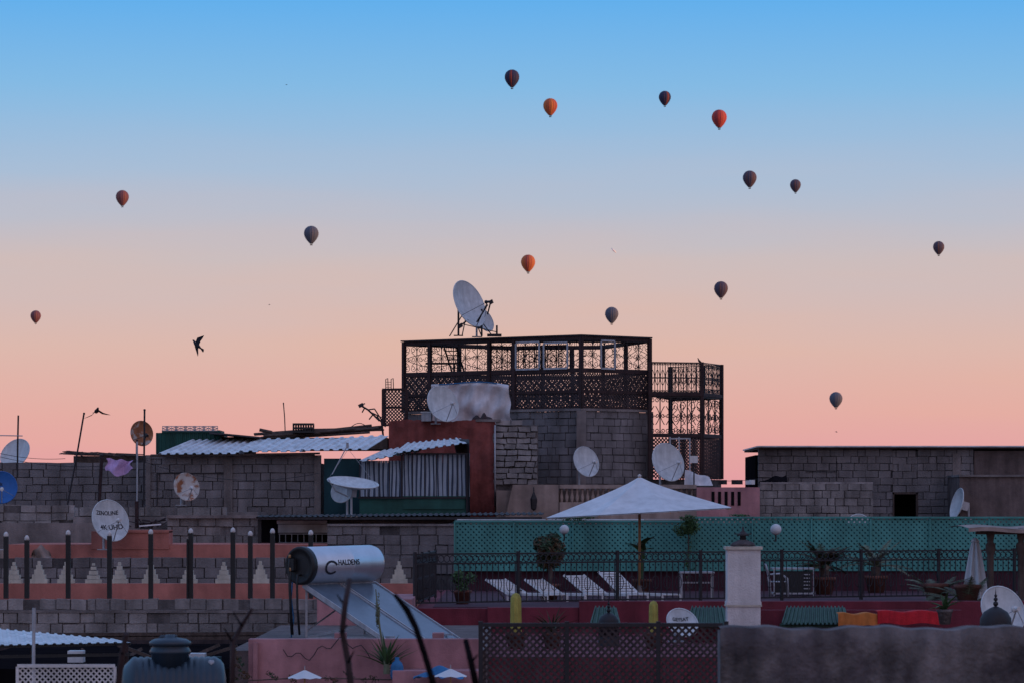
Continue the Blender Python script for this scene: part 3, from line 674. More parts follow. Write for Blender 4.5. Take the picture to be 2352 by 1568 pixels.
def canopy(off):
    rings=8; vs=[ap+UP*off]; K=NR*6
    for i in range(1,rings+1):
        f=i/rings
        for j in range(K):
            a=2*pi*j/K+.30; ph=(j%6)/6; sagr=1-.10*math.sin(pi*ph)*f; sz=-.05*math.sin(pi*ph)*math.sin(pi*f)
            rr=Rr*f*sagr*(1.07 if abs(math.cos(a))>.7 else 1)
            z=ap.z+(zr_-ap.z)*(f**.86)+sz+off+.055*rr*math.cos(a)
            vs.append(V((ap.x+rr*math.cos(a),68+rr*math.sin(a)*.95,z)))
    fs=[(0,1+j,1+(j+1)%K) for j in range(K)]+[(1+(i-1)*K+j,1+i*K+j,1+i*K+(j+1)%K,1+(i-1)*K+(j+1)%K) for i in range(1,rings) for j in range(K)]
    return vs,fs,K
vs,fs,K=canopy(0); cv.add(vs,fs); vs2,fs2,_=canopy(-.02); cv.add(vs2,fs2)
rb=g.part('ribs',woodl)
for j in range(NR):
    e=V(vs[1+7*K+j*6]); rb.bar(ap-UP*.08,e-UP*.035,.022)
    rb.bar(ap-UP*.55,(ap+e)/2-UP*.05,.018)
g.part('pole',woodl,True).tube([ap+UP*.02,V((ap.x,68,FL+.08))],.028,10)
g.part('finial',whitep,True).lathe([(.03,0),(.04,.03),(0,.06)],ap,UP,10); g.part('base',render_,True).lathe([(.25,0),(.25,.06),(.05,.09),(.05,.2)],V((ap.x,68,FL+.014)),UP,20)
g.done()
# loungers
for (x0,y0,x1,w) in((1116,1331,1166,44),(1206,1331,1250,40),(1296,1321,1346,46),(1376,1313,1424,42)):
    g=G('sun_lounger'); d=64.5; b=g.part('slats',whitep)
    wv=V((w*S*d*1.0,.20,0)); a=V((X(x0,d),d+.35,Z(y0,d))); c=V((X(x1,d),d-.3,FL+.14))
    for e in(0,1): b.bar(a+wv*e,c+wv*e,.045,.03)
    for i in range(9):
        q=a.lerp(c,(i+.5)/9); b.obox(q+wv/2,wv/2,(c-a).normalized()*.024,V((0,0,.008)))
    n2=c+V((.75,-.9,0)); 
    for e in(0,1): b.bar(c+wv*e,n2+wv*e,.04,.03)
    for i in range(9): b.obox(c.lerp(n2,(i+.4)/9)+wv/2,wv/2,V((.028,-.033,0)),V((0,0,.008)))
    for q in(c,c+wv,n2,n2+wv): b.bar(V((q.x,q.y,FL+.014)),q-UP*.02,.04)
    b.bar((a+c)/2-UP*.02,V((((a+c)/2).x+.15,a.y,FL+.014)),.035)
    g.done()
g=G('topiary_bush'); q=P(1262,1360,65); q.z=FL+.014; pot(g,q,.22,.3); g.part('trunk',wood).tube([q+UP*.2,q+V((.03,0,.55)),q+V((.0,0,.8))],[.05,.04,.03],6)
leafball(g.part('leaves',leafd),P(1262,1264,65),.36,.32,.44,3600,.045,16); g.done()
g=G('potted_banana'); q=P(1474,1360,69.5); q.z=FL+.014; pot(g,q+V((0,0,0)),.2,.3); b=g.part('leaves',leaf)
g.part('stem',leaf).tube([q+UP*.2,q+UP*.9],[.04,.03],6)
for i in range(7): blade(b,q+UP*R(.7,.95),i*.9+R(-.2,.2),R(.7,1.3),R(.4,.6),.17,R(.6,1.4))
g.done()
g=G('climbing_plant'); b=g.part('leaves',leaf); leafball(b,P(1582,1207,71.8),.36,.1,.26,1000,.035,9); leafball(b,P(1330,1190,71.8),.7,.1,.06,300,.03,9); leafball(b,P(1710,1180,71.8),.4,.1,.05,120,.03,6); leafball(b,P(1579,1270,71.8),.12,.08,.5,160,.03,8)
g.part('stem',wood).tube([V((X(1580,71.8),71.8,FL)),P(1582,1210,71.8)],.012,5); g.done()
g=G('potted_shrub'); q=P(1062,1395,62); q.z=FL+.014; pot(g,q,.17,.25); leafball(g.part('leaves',leaf),q+UP*.42,.25,.22,.26,800,.035,8); g.done()
def sago(px,py,d,L,n,nm='sago_palm',m=leafd,up=.5):
    g=G(nm); q=P(px,py,d); base=V((q.x,d,FL+.014)); pot(g,base,.25,.35); g.part('trunk',wood).tube([base+UP*.25,V((q.x,d,q.z))],[.09,.11],8)
    b=g.part('fronds',m)
    for i in range(n): frond(b,V((q.x,d,q.z)),2*pi*i/n*1.618+R(-.1,.1),R(.15,1.25),L*R(.85,1.1),R(.5,1.2),.16)
    g.done()
sago(1893,1302,69,.70,34); sago(2012,1300,70.5,.85,16,'date_palm',leafy)
sago(2222,1398,62,.95,24,'date_palm',leafy); sago(2150,1368,63,.7,12,'date_palm',leafy)
for cx,r_ in((1296,11),(1782,13)):
    g=G('globe_lamp'); c0=P(cx,1215,71.5); rr=r_*S*71.5; g.part('globe',dishw,True).lathe([(rr*math.sin(pi*i/12)+1e-5,-rr*math.cos(pi*i/12)) for i in range(13)],c0,UP,20)
    g.part('bracket',iron).tube([c0-UP*rr,c0-UP*(rr+.12),c0+V((0,.5,-rr-.12))],.018,6); g.done()
g=G('patio_table'); b=g.part('f',steel); o=P(1600,1365,66); z1=FL+.5
b.box((o.x-.33,65.7,z1),(o.x+.33,66.3,z1+.03))
for dx in(-.3,.3):
    for dy in(-.25,.25): b.box((o.x+dx-.015,66+dy-.015,FL+.014),(o.x+dx+.015,66+dy+.015,z1))
b.box((o.x-.33,65.98,FL+.3),(o.x+.33,66.02,FL+.33)); g.done()
g=G('outdoor_cooking_unit'); b=g.part('body',blackp); o=P(1820,1365,68); b.box((o.x-.36,67.7,FL+.08),(o.x+.36,68.3,FL+.50)); f=g.part('frame',steel)
for z in(.05,.54): f.box((o.x-.42,67.66,FL+z),(o.x+.42,68.34,FL+z+.03))
for dx in(-.40,.385): f.box((o.x+dx,67.66,FL+.014),(o.x+dx+.02,67.7,FL+.54))
for i in range(5): f.box((o.x+.2,67.68,FL+.15+.07*i),(o.x+.32,67.695,FL+.17+.07*i))
g.done()
g=G('metal_chair'); b=g.part('f',steel,True); o=P(1783,1368,66.2); o.z=FL+.014
for dy in(0,.4): b.tube([o+V((-.1,dy,0)),o+V((-.12,dy,.32)),o+V((-.14,dy,.45)),o+V((.1,dy,.47)),o+V((.22,dy,.38)),o+V((.24,dy,0))],.015,6)
b.box((o.x-.12,o.y,o.z+.30),(o.x+.22,o.y+.4,o.z+.32)); b.tube([o+V((-.14,0,.45)),o+V((-.2,0,.65)),o+V((-.2,.4,.65)),o+V((-.14,.4,.45))],.015,6); g.done()
g=G('closed_umbrella'); q=P(2240,1240,63); b=g.part('folded_canopy',cloth,True); hh=1.25
b.grid(lambda u,v:V((q.x+(.05+.19*(v)**.8)*(1+.22*math.sin(2*pi*u*8))*math.cos(2*pi*u),63+(.05+.19*v**.8)*(1+.22*math.sin(2*pi*u*8))*math.sin(2*pi*u),q.z-hh*v)),96,14)
b2=g.part('top_cap',cloth,True); b2.lathe([(.09,-.03),(.05,.03),(0,.06)],q,UP,12); g.part('pole',woodl).tube([q,V((q.x,63,FL+.0))],.025,8); g.done()
g=G('pergola'); b=g.part('beam',wood)
for px in(2275,2345,2410):
    q=P(px,1238,61); g.part('turned_posts',wood,True).lathe([(.07,0),(.05,.1),(.085,.25),(.04,.4),(.06,1.4),(.06,1.9),(.09,2.0),(.09,2.1),(.05,2.15),(.08,2.3),(.05,2.4)],V((q.x,61,FL-1.6+.6)),UP,10)
b.box((X(2240,61),60.9,Z(1226,61)),(X(2450,61),61.0,Z(1216,61))); t=g.part('cloth_roof',beige,True)
t.grid(lambda u,v:V((X(2225+230*u,60.6),60.6+3*v,Z(1208,60.6)+.02*math.sin(9*u)+.04*math.sin(pi*v)+(-.03))),20,8); t.grid(lambda u,v:V((X(2225+230*u,60.6),60.6+.01*math.sin(20*u),Z(1209,60.6)-.02-.07*v+.02*math.sin(9*u))),30,2); g.done()
g=G('white_chimney'); d=52; b=g.part('shaft',whitep); x0=X(1671,d);x1=X(1747,d)
b.box((x0,d,0),(x1,d+.48,Z(1260,d))); c=g.part('bands',cream); c.box((x0-.03,d-.03,Z(1261,d)),(x1+.03,d+.51,Z(1254,d))); b.box((x0-.012,d-.012,Z(1388,d)),(x1+.012,d+.492,Z(1381,d))); c.box((x0-.02,d-.02,Z(1392,d)),(x1+.02,d+.5,Z(1388.3,d)))
cp=g.part('cap',concrete,True); cp.lathe([(.20,0),(.17,.05),(.08,.09),(.05,.1)],V(((x0+x1)/2,d+.24,Z(1254,d)+.003)),UP,16)
cw=g.part('cowl',corrd,True); cw.lathe([(.045,.08),(.045,.16),(.09,.165),(.06,.2),(.02,.24),(.012,.3),(0,.31)],V(((x0+x1)/2,d+.24,Z(1254,d))),UP,12); cw.bar(V((x0+.12,d+.24,Z(1254,d)+.19)),V((x1-.12,d+.24,Z(1254,d)+.19)),.015)
g.done()
LR=H-2.15
g=G('courtyard_house'); b=g.part('walls',maroon); b.box((X(1105,50),50,0),(X(2700,50),59.35,LR))
p=g.part('parapet',maroon); p.box((X(1560,56),56,LR),(X(2210,56),56.2,Z(1400,56))); 
t=g.part('tile_eaves',tiles)
for (a1,c1) in((1582,1668),(1800,1945),(1360,1420)):
    corrug(t,P(a1-6,1432,55.3),P(c1+6,1432,55.3),P(a1+6,1393,56.0),P(c1-4,1393,56.0),int((c1-a1)/9),.025)
    t.box((X(a1-4,55.4),55.42,Z(1440,55.4)),(X(c1+4,55.4),55.9,Z(1433,55.4)))
g.done()
for nm,m,(a1,c1),yt in(('orange_carpet',orangec,(1925,2020),1407),('red_carpet',redc,(2015,2160),1402)):
    g=G(nm); b=g.part('c',m,True); b.grid(lambda u,v:V((X(a1+(c1-a1)*u,55.0),55.0+.02*math.sin(14*u)-.05*v+.4*(1-min(1,v*3)),Z(yt,55.2)+.015*math.sin(11*u)-.30*max(0,v-.33))),24,12); g.done()
for cx,yt,r_ in((1185,1360,12),(1501,1378,10)):
    g=G('columnar_cactus'); d=53; q=V((X(cx,d),d,LR)); rr=r_*S*d; zt_=Z(yt,d)-LR
    g.part('body',cactusm,True).lathe([(rr*.8,0),(rr,zt_*.3),(rr*.95,zt_*.7),(rr*.9,zt_-rr),(rr*.6,zt_-rr*.3),(0,zt_)],q,UP,40,rib=lambda j:1+.12*math.cos(2*pi*j/40*10)); pot(g,q+V((0,0,0)),.17,.25); g.done()
for cx,yt,d,w in((1398,1376,54,30),(2287,1382,45,46)):
    g=G('ornamental_dome_lantern'); s_=S*d; q=V((X(cx,d),d,Z(1432,d))); b=g.part('dome',iron,True); r_=w/2*s_*1.6
    b.lathe([(r_,-.2),(r_,0),(r_*.98,r_*.35),(r_*.75,r_*.75),(r_*.35,r_*1.0),(r_*.12,r_*1.1),(0,r_*1.12)],q,UP,20)
    t=g.part('finial_balls',iron,True)
    z=q.z+r_*1.1
    for k in range(3):
        rb_=.035*(1-.2*k); t.lathe([(rb_*math.sin(pi*i/8)+1e-4,-rb_*math.cos(pi*i/8)) for i in range(9)],V((q.x,d,z+rb_)),UP,10); z+=rb_*1.9
    t.lathe([(.008,0),(.0,.1)],V((q.x,d,z)),UP,6); t.box((q.x-r_,q.y-r_,0),(q.x+r_,q.y+r_,q.z-.2)) ; g.done()
g=G('agave_plant'); b=g.part('leaves',leafd); q=P(1268,1435,53); q.z=LR+.25
for i in range(26): blade(b,q,i*2.4,R(.3,1.3),R(.3,.5),.035,R(.1,.7))
pot(g,V((q.x,q.y,LR)),.16,.26); g.done()
g=G('potted_plant'); q=P(2170,1425,50); pot(g,q-UP*.05,.12,.22,concrete); b=g.part('leaves',leaf); 
for i in range(12): blade(b,q+UP*.15,i*2.4,R(.4,1.3),R(.2,.4),.07,R(.5,1.2))
g.part('stem',leaf).tube([q,q+UP*.2],.02,5); g.done()

# ------------------------------------------------------------------ solar water heater
RZ=H-1.95
g=G('solar_water_heater'); d=52
ax=V((.62,.785,.012)).normalized(); a0=P(692,1297,d); a0.z=Z(1298,d); Rk=.285; Lk=1.68
t=g.part('tank',tankm,True); t.lathe([(Rk*.97,.02),(Rk,.05),(Rk,.9),(Rk*1.006,.905),(Rk*1.006,.93),(Rk,.935),(Rk,Lk-.1),(Rk*.95,Lk-.04),(Rk*.7,Lk),(0,Lk+.02)],a0,ax,56)
e=g.part('end_cap',blackp,True); e.lathe([(0,-.035),(Rk*.55,-.03),(Rk*.8,-.03),(Rk*.86,-.05),(Rk*1.0,-.05),(Rk*1.03,-.03),(Rk*1.03,.05),(Rk*.9,.06)],a0,ax,48)
sl=(V((1.43,-1.12,-.90))).normalized(); ad=V((ax.x,ax.y,0)).normalized(); pn=ad.cross(sl).normalized()
if pn.z<0: pn=-pn
fr_=g.part('collector_frames',steel); gl=g.part('collector_glass',glass); PL=1.98
tp=a0-UP*(Rk+.02)+ad*.0
for k in range(2):
    w=.82; c0=tp+ad*(k*(w+.05)+w/2)+sl*(PL/2+.02)
    gl.obox(c0+pn*.02,ad*(w/2-.025),sl*(PL/2-.025),pn*.02)
    for s_ in(-1,1):
        fr_.obox(c0+ad*s_*(w/2-.0125)+pn*.02,ad*.0125,sl*PL/2,pn*.035); fr_.obox(c0+sl*s_*(PL/2-.0125)+pn*.02,ad*(w/2-.026),sl*.0125,pn*.035)
    gl.obox(c0-pn*.02,ad*(w/2-.026),sl*(PL/2-.026),pn*.015)
lg=g.part('legs',steel)
for s_ in(.12,Lk-.2):
    top=a0+ad*s_-UP*Rk*.9; ft=V((top.x,top.y,RZ)); lg.bar(top,ft,.035); mid=tp+ad*s_+sl*PL*.62-pn*.05; lg.bar(ft,mid,.03); lg.bar(tp+ad*s_-pn*.05,tp+ad*s_+sl*PL-pn*.05,.035); e2=tp+ad*s_+sl*PL-pn*.05; lg.bar(e2,V((e2.x,e2.y,RZ)),.035); lg.bar(ft,V((e2.x,e2.y,RZ+.05)),.03)
f0=a0+ad*.12; f1=a0+ad*(Lk-.2); lg.bar(V((f0.x,f0.y,RZ+.1)),V((f1.x,f1.y,a0.z-Rk-.1)),.025); lg.bar(V((f1.x,f1.y,RZ+.1)),V((f0.x,f0.y,a0.z-Rk-.1)),.025)
pp=g.part('hoses',blackp,True); o=a0-ax*.06; ex=V((ax.y,-ax.x,0))
ex=-ex if ex.x<0 else ex
for (dx,dz) in((-.14,.12),(-.12,-.08),(.02,-.14)):
    q=o+ex*dx+UP*dz; pp.tube([o+ex*dx+UP*dz+ax*.04,q-ax*.05,q-ax*.06-UP*.12,V((q.x-.03,q.y-.05,q.z-.5)),V((q.x,q.y-.02,RZ+.05))],.018,7)
bx=g.part('thermostat_boxes',blackp); bx.obox(o+ex*-.10+UP*.02-ax*.03,ex*.05,ax*.03,UP*.09)
cpv=g.part('copper_fittings',woodl,True)
for (dx,dz) in((-.14,.12),(-.12,-.08)): cpv.tube([o+ex*dx+UP*dz-ax*.05,o+ex*dx+UP*(dz+.05)-ax*.05],.022,6)
hs=g.part('blue_hose',bluetarp,True); q=a0+ex*-.18; hs.tube([q-UP*.25,V((q.x-.02,q.y,q.z-.5)),V((q.x+.02,q.y,q.z-.8)),V((q.x-.02,q.y,RZ))],.012,6)
side=V((ax.y,-ax.x,0)).normalized()
def tm(x,y):
    an=(y+.0)/Rk-.02; return a0+ax*(x)+ (side*math.cos(an)+UP*math.sin(an))*(Rk+.006)
text_on(g,'HALDENS',.115,lambda x,y:tm(x+.78,y+.04),ink,'maker_name')
lgm=g.part('maker_mark',ink)
K=28; pts0=[tm(.38+.15*math.cos(a),-.03+.11*math.sin(a)) for a in[.4+5.2*i/K for i in range(K+1)]]; pts1=[tm(.38+.11*math.cos(a),-.03+.077*math.sin(a)) for a in[.4+5.2*i/K for i in range(K+1)]]
lgm.add(pts0+pts1,[(i,i+1,K+2+i,K+1+i) for i in range(K)])
g.done()
g=G('pink_roof_house'); d=49.5; b=g.part('walls',pink2); b.box((X(568,47),47.2,0),(X(1108,47),47.5,Z(1468,47)))
b2=g.part('roof',brownp); b2.box((X(560,50),47.55,0),(X(1120,50),58,RZ-.01))
b.box((X(735,59),58.1,0),(X(950,59),61.8,Z(1372,59)));b.box((X(905,47),46.4,0),(X(1105,47),47.15,Z(1540,46.4)))
b.box((X(580,47),47.12,Z(1475,47)),(X(590,47),47.18,Z(1568,47)))
for (px,yy) in((780,1450),(1005,1465)): b.box((X(px-12,49),49,RZ),(X(px+14,49),49.4,RZ+.18))
c=g.part('cable',iron)
c.tube([P(650+200*i/20,1490+10*math.sin(i*1.3)+18*math.sin(i*.35),47.15) for i in range(21)],.006,4)
g.done()
g=G('agave_plant'); b=g.part('leaves',leaf); q=P(888,1530,46.9)
for i in range(34): blade(b,q,i*2.4,R(.5,1.45),R(.25,.55),.045,R(.0,.6))
st_=g.part('flower_stalk',leafy); st_.tube([q,P(872,1440,46.9),P(863,1352,46.9)],[.02,.016,.008],6); leafball(st_,P(868,1400,46.9),.035,.035,.28,260,.02,12); st_.tube([q-UP*.1,q+UP*.1],.05,6); g.done()
g=G('creeping_plant'); b=g.part('leaves',leafd)
for i in range(8): leafball(b,P(575+i*45+R(-15,15),1555+R(-14,10),46.9),.14,.08,.08,50,.022,4)
for i in range(6): leafball(b,P(545+R(-10,20),1495+i*12,46.9),.06,.08,.06,40,.02,3)
g.part('twigs',wood).tube([P(570,1562,46.9),P(700,1555,46.9),P(900,1560,46.9)],.008,4); g.done()
g=G('blue_water_bottle'); q=P(912,1552,46.7); g.part('bottle',bluetarp,True).lathe([(.08,-.04),(.09,0),(.09,.09),(.085,.1),(.09,.12),(.07,.18),(.03,.22),(.03,.26),(0,.26)],q,UP,18); g.done()
g=G('blue_tarpaulin'); b=g.part('t',bluetarp,True); b.grid(lambda u,v:V((X(950+115*u,46.2),46.0+.35*v,Z(1556,46.2)+.18*math.sin(pi*u)*(.7+.3*math.sin(8*u+5*v))*math.sin(pi*(.1+.8*v))+.02*math.sin(19*u+9*v))),30,14); g.done()
for cx,cy,d,rr in((700,1543,44,.22),(1035,1540,45.6,.22)):
    g=G('small_white_parasol'); q=P(cx,cy-6,d); b=g.part('canopy',cloth); K=16
    b.add([q]+[q+V((rr*math.cos(2*pi*j/K),rr*math.sin(2*pi*j/K),-.10-.012*(j%2))) for j in range(K)],[(0,1+j,1+(j+1)%K) for j in range(K)]); g.part('pole',woodl).tube([q,q-UP*1.6],.012,6); g.part('tip',steel).tube([q-UP*.01,q+UP*.05],.006,5); g.done()

# ------------------------------------------------------------------ foreground
g=G('brown_lattice_fence'); d=38; b=g.part('lattice',ironbr); z0=Z(1640,d); z1=Z(1432,d)
cuts=[1104,1302,1512,1668]
for i in range(3): lat(b,P(cuts[i],0,d),P(cuts[i+1],0,d),z0,z1-.02,.08,.026,.008)
p=g.part('posts',iron)
for x_ in cuts: p.box((X(x_-5,d),d-.03,0),(X(x_+5,d),d+.03,z1+.03))
p.box((X(1100,d),d-.035,z1-.03),(X(1660,d),d+.035,z1+.012)); g.part('wall_below',render_).box((X(1100,d),d-.05,0),(X(1670,d),d+.1,z0)); g.done()
g=G('foreground_concrete_wall'); d=23; b=g.part('wall',concrete,True)
def cw_(u,v):
    x=X(1655,d)+(X(2700,d)-X(1655,d))*u; top=Z(1443,d)+.01*math.sin(u*23)+.006*math.sin(u*71)
    if v<.7: return V((x,d+.012*math.sin(19*u+13*v),top-4.0*(1-v/.7)))
    return V((x,d+.4*(v-.7)/.3,top+.008*math.sin(pi*(v-.7)/.3)))
b.grid(cw_,90,40); b.box((X(1655,d)+.003,d+.03,0),(X(2700,d),d+.39,Z(1450,d))); g.done()
g=G('water_tank'); d=31; r_=.31; c0=P(278,1588,d); b=g.part('body',darkblue,True)
prof=[(0,-.02),(.12,-.01),(.24,.03),(.29,.08)]; z=.1
while z<.86: prof+=[(r_*1.0,z),(r_*1.03,z+.018),(r_*1.03,z+.035),(r_,z+.05)]; z+=.055
prof+=[(.29,.90),(.25,.93),(.13,.95),(0,.955)]; b.lathe(prof,c0,V((1,.12,0)),48)
nb=g.part('neck_and_lid',darkblue,True); q=P(391,1588,d); nb.lathe([(.17,.0),(.17,.34),(.185,.35),(.19,.37),(.17,.40),(.16,.42),(.19,.425),(.19,.455),(.15,.48),(.06,.495),(.04,.52),(0,.52)],q,UP,32)
nb.tube([q+V((-.12,0,.45)),q+V((-.08,0,.50)),q+V((.06,0,.5))],.02,6)
g.part('valve',steel,True).lathe([(.035,0),(.035,.06),(.02,.08),(0,.08)],P(485,1535,d-.05),UP,10); g.part('cradle',concrete).box((c0.x,d-.3,0),(c0.x+.95,d+.3,c0.z-r_)); g.done()
g=G('white_lattice_panel'); d=36; b=g.part('lattice',whitep); lat(b,P(42,0,d),P(262,0,d),Z(1640,d),Z(1530,d),.06,.016); p=g.part('frame',whitep)
p.bar(P(40,1528,d-.02),P(264,1528,d-.02),.035); 
for x_ in(40,264): p.bar(P(x_,1530,d-.02),P(x_,1640,d-.02),.03)
g.part('support',render_).box((X(38,d),d-.05,0),(X(266,d),d+.1,Z(1640,d))); g.done()
g=G('corrugated_canopy'); b=g.part('sheet',corr); corrug(b,P(-60,1482,44),P(300,1474,44),P(-60,1438,47.5),P(270,1468,47.5),18,.012)
p=g.part('fascia',blackp); p.bar(P(-60,1486,44.05),P(300,1478,44.05),.03); p.bar(P(-60,1508,44.1),P(300,1502,44.1),.04)
for x_ in(75,290): g.part('posts',ironred).tube([P(x_,1478,44.2),P(x_,1700,44.2)],.03,7)
g.part('grey_pole',steel).tube([P(78,1395,43.5),P(76,1640,43.5)],.022,8); g.done()
g=G('shaded_yard_house'); mass(g.part('roof',void),-150,566,48,61.5,Z(1535,48)); b=g.part('back_wall',ironbr); b.box((X(-150,57),57,0),(X(566,57),57.3,Z(1462,57)))  # near-black roof surface: the yard's shade is put into its colour
r=g.part('rafters',wood)
for y in(1458,1466): r.bar(P(-40,y,56),P(700,y-4,56),.07)
s=g.part('shelf_items',corr); s.box(P(155,1522,50),V((X(190,50),50.3,Z(1494,50)))); s.box(P(410,1522,50),V((X(470,50),50.3,Z(1500,50))))
g.part('grey_bin',tealb).box(P(470,1568,49.9),V((X(505,49.9),50.2,Z(1508,49.9))))
tl=g.part('timbers',wood)
for i in range(10): tl.bar(P(R(0,500),1568,52+R(-1,1)),P(R(0,560),R(1475,1500),52+R(-1,1)),.05)
g.done()
for nm,pts,d,rs in(('bare_branch',[(803,1330),(792,1390),(786,1450),(800,1520),(808,1600)],16,(.013,.014,.014,.016,.018)),
    ('bare_branch',[(908,1366),(935,1400),(955,1440),(975,1500),(1004,1600)],14,(.008,.014,.013,.013,.014)),
    ('bare_branch',[(578,1398),(555,1435),(535,1475),(533,1600)],17,(.008,.011,.013,.014)),
    ('bare_branch',[(290,1455),(281,1500),(268,1600)],18,(.014,.016,.018)),
    ('bare_branch',[(1070,1470),(1082,1520),(1100,1600)],15,(.012,.014,.016))):
    g=G(nm); b=g.part('stem',ironred if pts[0][0] in(803,290,578) else void,True); b.tube([P(x_,y_,d+R(-.1,.1)) for x_,y_ in pts],list(rs),8)
    tw=g.part('twigs',void)
    for k in range(1,len(pts)-1):
        x_,y_=pts[k]; sg=random.choice((-1,1)); tw.tube([P(x_,y_,d),P(x_+sg*R(10,25),y_-R(15,35),d+R(-.2,.2))],[.007,.003],5)
    g.done()

# ------------------------------------------------------------------ balloons
cols={'n':((.03,.035,.08),(.05,.035,.07),(.22,.05,.04)),'o':((.50,.12,.05),(.55,.17,.05),(.38,.08,.06)),'r':((.46,.06,.05),(.50,.09,.06),(.30,.05,.06)),'d':((.07,.06,.095),(.11,.065,.075),(.14,.075,.07)),'g':((.085,.10,.14),(.11,.11,.14),(.10,.09,.12)),'m':((.19,.075,.085),(.24,.09,.075),(.14,.06,.08))}
for cx,yt,w,kd in((1176,160,34,'n'),(1264,226,33,'o'),(1527,209,28,'n'),(1652,252,35,'r'),(1722,392,32,'d'),(1827,412,25,'d'),(281,437,30,'m'),(715,519,34,'g'),(1213,585,33,'o'),(1405,705,31,'g'),(1656,646,32,'d'),(2156,554,26,'d'),(1920,899,30,'g'),(82,713,24,'m')):
    g=G('hot_air_balloon'); d=18/w/S; c0=P(cx,yt,d)-UP*9.2; K=48
    ms=[mat('balloon_fabric_%s%d'%(kd,i),cols[kd][i],.75,.06,.1,0,streak=False) for i in range(3)]
    prof=[(.15,9.15),(2.6,8.8),(5.0,7.7),(7.1,5.8),(8.5,3.2),(9.0,.5),(8.8,-2),(8.0,-4.4),(6.6,-6.9),(5.0,-9.1),(3.4,-10.9),(2.3,-12.0)]
    off=random.randint(0,7)
    for j in range(K):
        gi=(j//3+off)%8; mi=0 if gi in(0,1,3,4,6) else (1 if gi in(2,5) else 2)
        b=g.part('envelope_panels_%d'%mi,ms[mi],True); vs=[]
        for (r,z) in prof:
            for q in(j,j+1):
                rr=r*(1-.035*(1 if q%3==0 else 0)); a=2*pi*q/K; vs.append(c0+V((rr*math.cos(a),rr*math.sin(a),z)))
        b.add(vs,[(2*i,2*i+1,2*i+3,2*i+2) for i in range(len(prof)-1)])
    bk=g.part('basket',wood); bk.box(c0+V((-1.4,-.9,-14.6)),c0+V((1.4,.9,-13.3))); cb=g.part('cables',iron)
    for sx in(-1,1):
        for sy in(-1,1): cb.bar(c0+V((sx*1.3,sy*.8,-13.3)),c0+V((sx*1.9,sy*1.2,-11.9)),.12)
    g.part('scoop',blackp).lathe([(2.25,-11.95),(1.7,-12.6)],c0,UP,16)
    g.done()
# ------------------------------------------------------------------ birds
def bird(px,py,d,span,head,roll,flap,perched=False):
    g=G('pigeon'); c0=P(px,py,d); f=V(head).normalized(); s_=f.cross(UP).normalized(); u=s_.cross(f).normalized()
    q=Matrix.Rotation(roll,3,f); s_=q@s_;u=q@u; k=span/.6
    b=g.part('body',birdm,True); b.tube([c0+f*z*k+u*h*k for z,h in((-.22,0),(-.15,0),(-.06,-.01),(.04,-.01),(.10,.005),(.135,.02),(.165,.022),(.19,.012))],[x*k for x in(.006,.022,.045,.048,.03,.026,.022,.004)],10)
    t=g.part('tail',birdm); t.add([c0-f*.13*k-s_*.015*k,c0-f*.13*k+s_*.015*k,c0-f*.27*k+s_*.055*k,c0-f*.285*k,c0-f*.27*k-s_*.055*k],[(0,1,2,3,4)])
    w=g.part('wings',birdm)
    if perched:
        for sd in(-1,1): w.tube([c0+s_*sd*.04*k+f*.06*k+u*.01*k,c0+s_*sd*.045*k-f*.06*k,c0+s_*sd*.015*k-f*.22*k],[.01*k,.03*k,.004*k],6)
        for sd in(-1,1): w.tube([c0+s_*sd*.015*k-UP*.03*k,c0+s_*sd*.015*k-UP*.10*k],.004*k,4)
    else:
        for sd in(-1,1):
            a=s_*sd*math.cos(flap)+u*math.sin(flap); a2=s_*sd*math.cos(flap*.3)+u*math.sin(flap*.3)
            r0=c0+s_*sd*.025*k; el=r0+a*.13*k+f*.04*k; tip=el+a2*.2*k-f*.13*k
            for o in(0,.006*k):
                w.add([r0+f*.07*k+u*o,el+f*.045*k+u*o,tip+u*o,el+a2*.10*k-f*.12*k+u*o,el-f*.09*k+u*o,r0-f*.07*k+u*o],[(0,1,4,5),(1,2,3,4)])
    g.done()
bird(452,791,105,.72,(-.55,.35,.50),1.2,.35); bird(222,942,78,.62,(.30,-.90,.15),.15,-.75); bird(1607,829,95.6,.36,(-.5,-.3,.6),0,0,True)
bird(658,195,900,.9,(1,0,0),.2,.3); bird(619,700,900,.9,(1,.1,0),.2,.2); bird(1921,991,700,.8,(1,0,-.3),.2,.4)
g=G('contrail_cloud'); m=mat('contrail_ice',(.9,.85,.8),1,.05,.001,0,streak=False); b=g.part('c',m,True); b.tube([P(1404,570,30000),P(1409,575,30000),P(1415,581,30000)],[2,8,3],8); g.done()

# ------------------------------------------------------------------ world, sun, camera
w=bpy.data.worlds.new('World'); bpy.context.scene.world=w; w.use_nodes=True; nt=w.node_tree; N=nt.nodes; L=nt.links
bg=N['Background']; tc=N.new('ShaderNodeTexCoord'); sp=N.new('ShaderNodeSeparateXYZ'); L.new(tc.outputs['Generated'],sp.inputs[0])
rp=N.new('ShaderNodeValToRGB'); cr_=rp.color_ramp; cr_.interpolation='LINEAR'
mr=N.new('ShaderNodeMapRange'); mr.inputs['From Min'].default_value=-.05; mr.inputs['From Max'].default_value=.45; mr.clamp=True; L.new(sp.outputs['Z'],mr.inputs['Value']); L.new(mr.outputs['Result'],rp.inputs[0])
st=[(-.05,(120,90,100)),(-.005,(205,140,150)),(.009,(228,158,164)),(.028,(228,173,164)),(.047,(221,184,173)),(.0725,(201,190,192)),(.098,(168,190,215)),(.123,(132,186,228)),(.148,(98,175,236)),(.45,(138,168,222))]
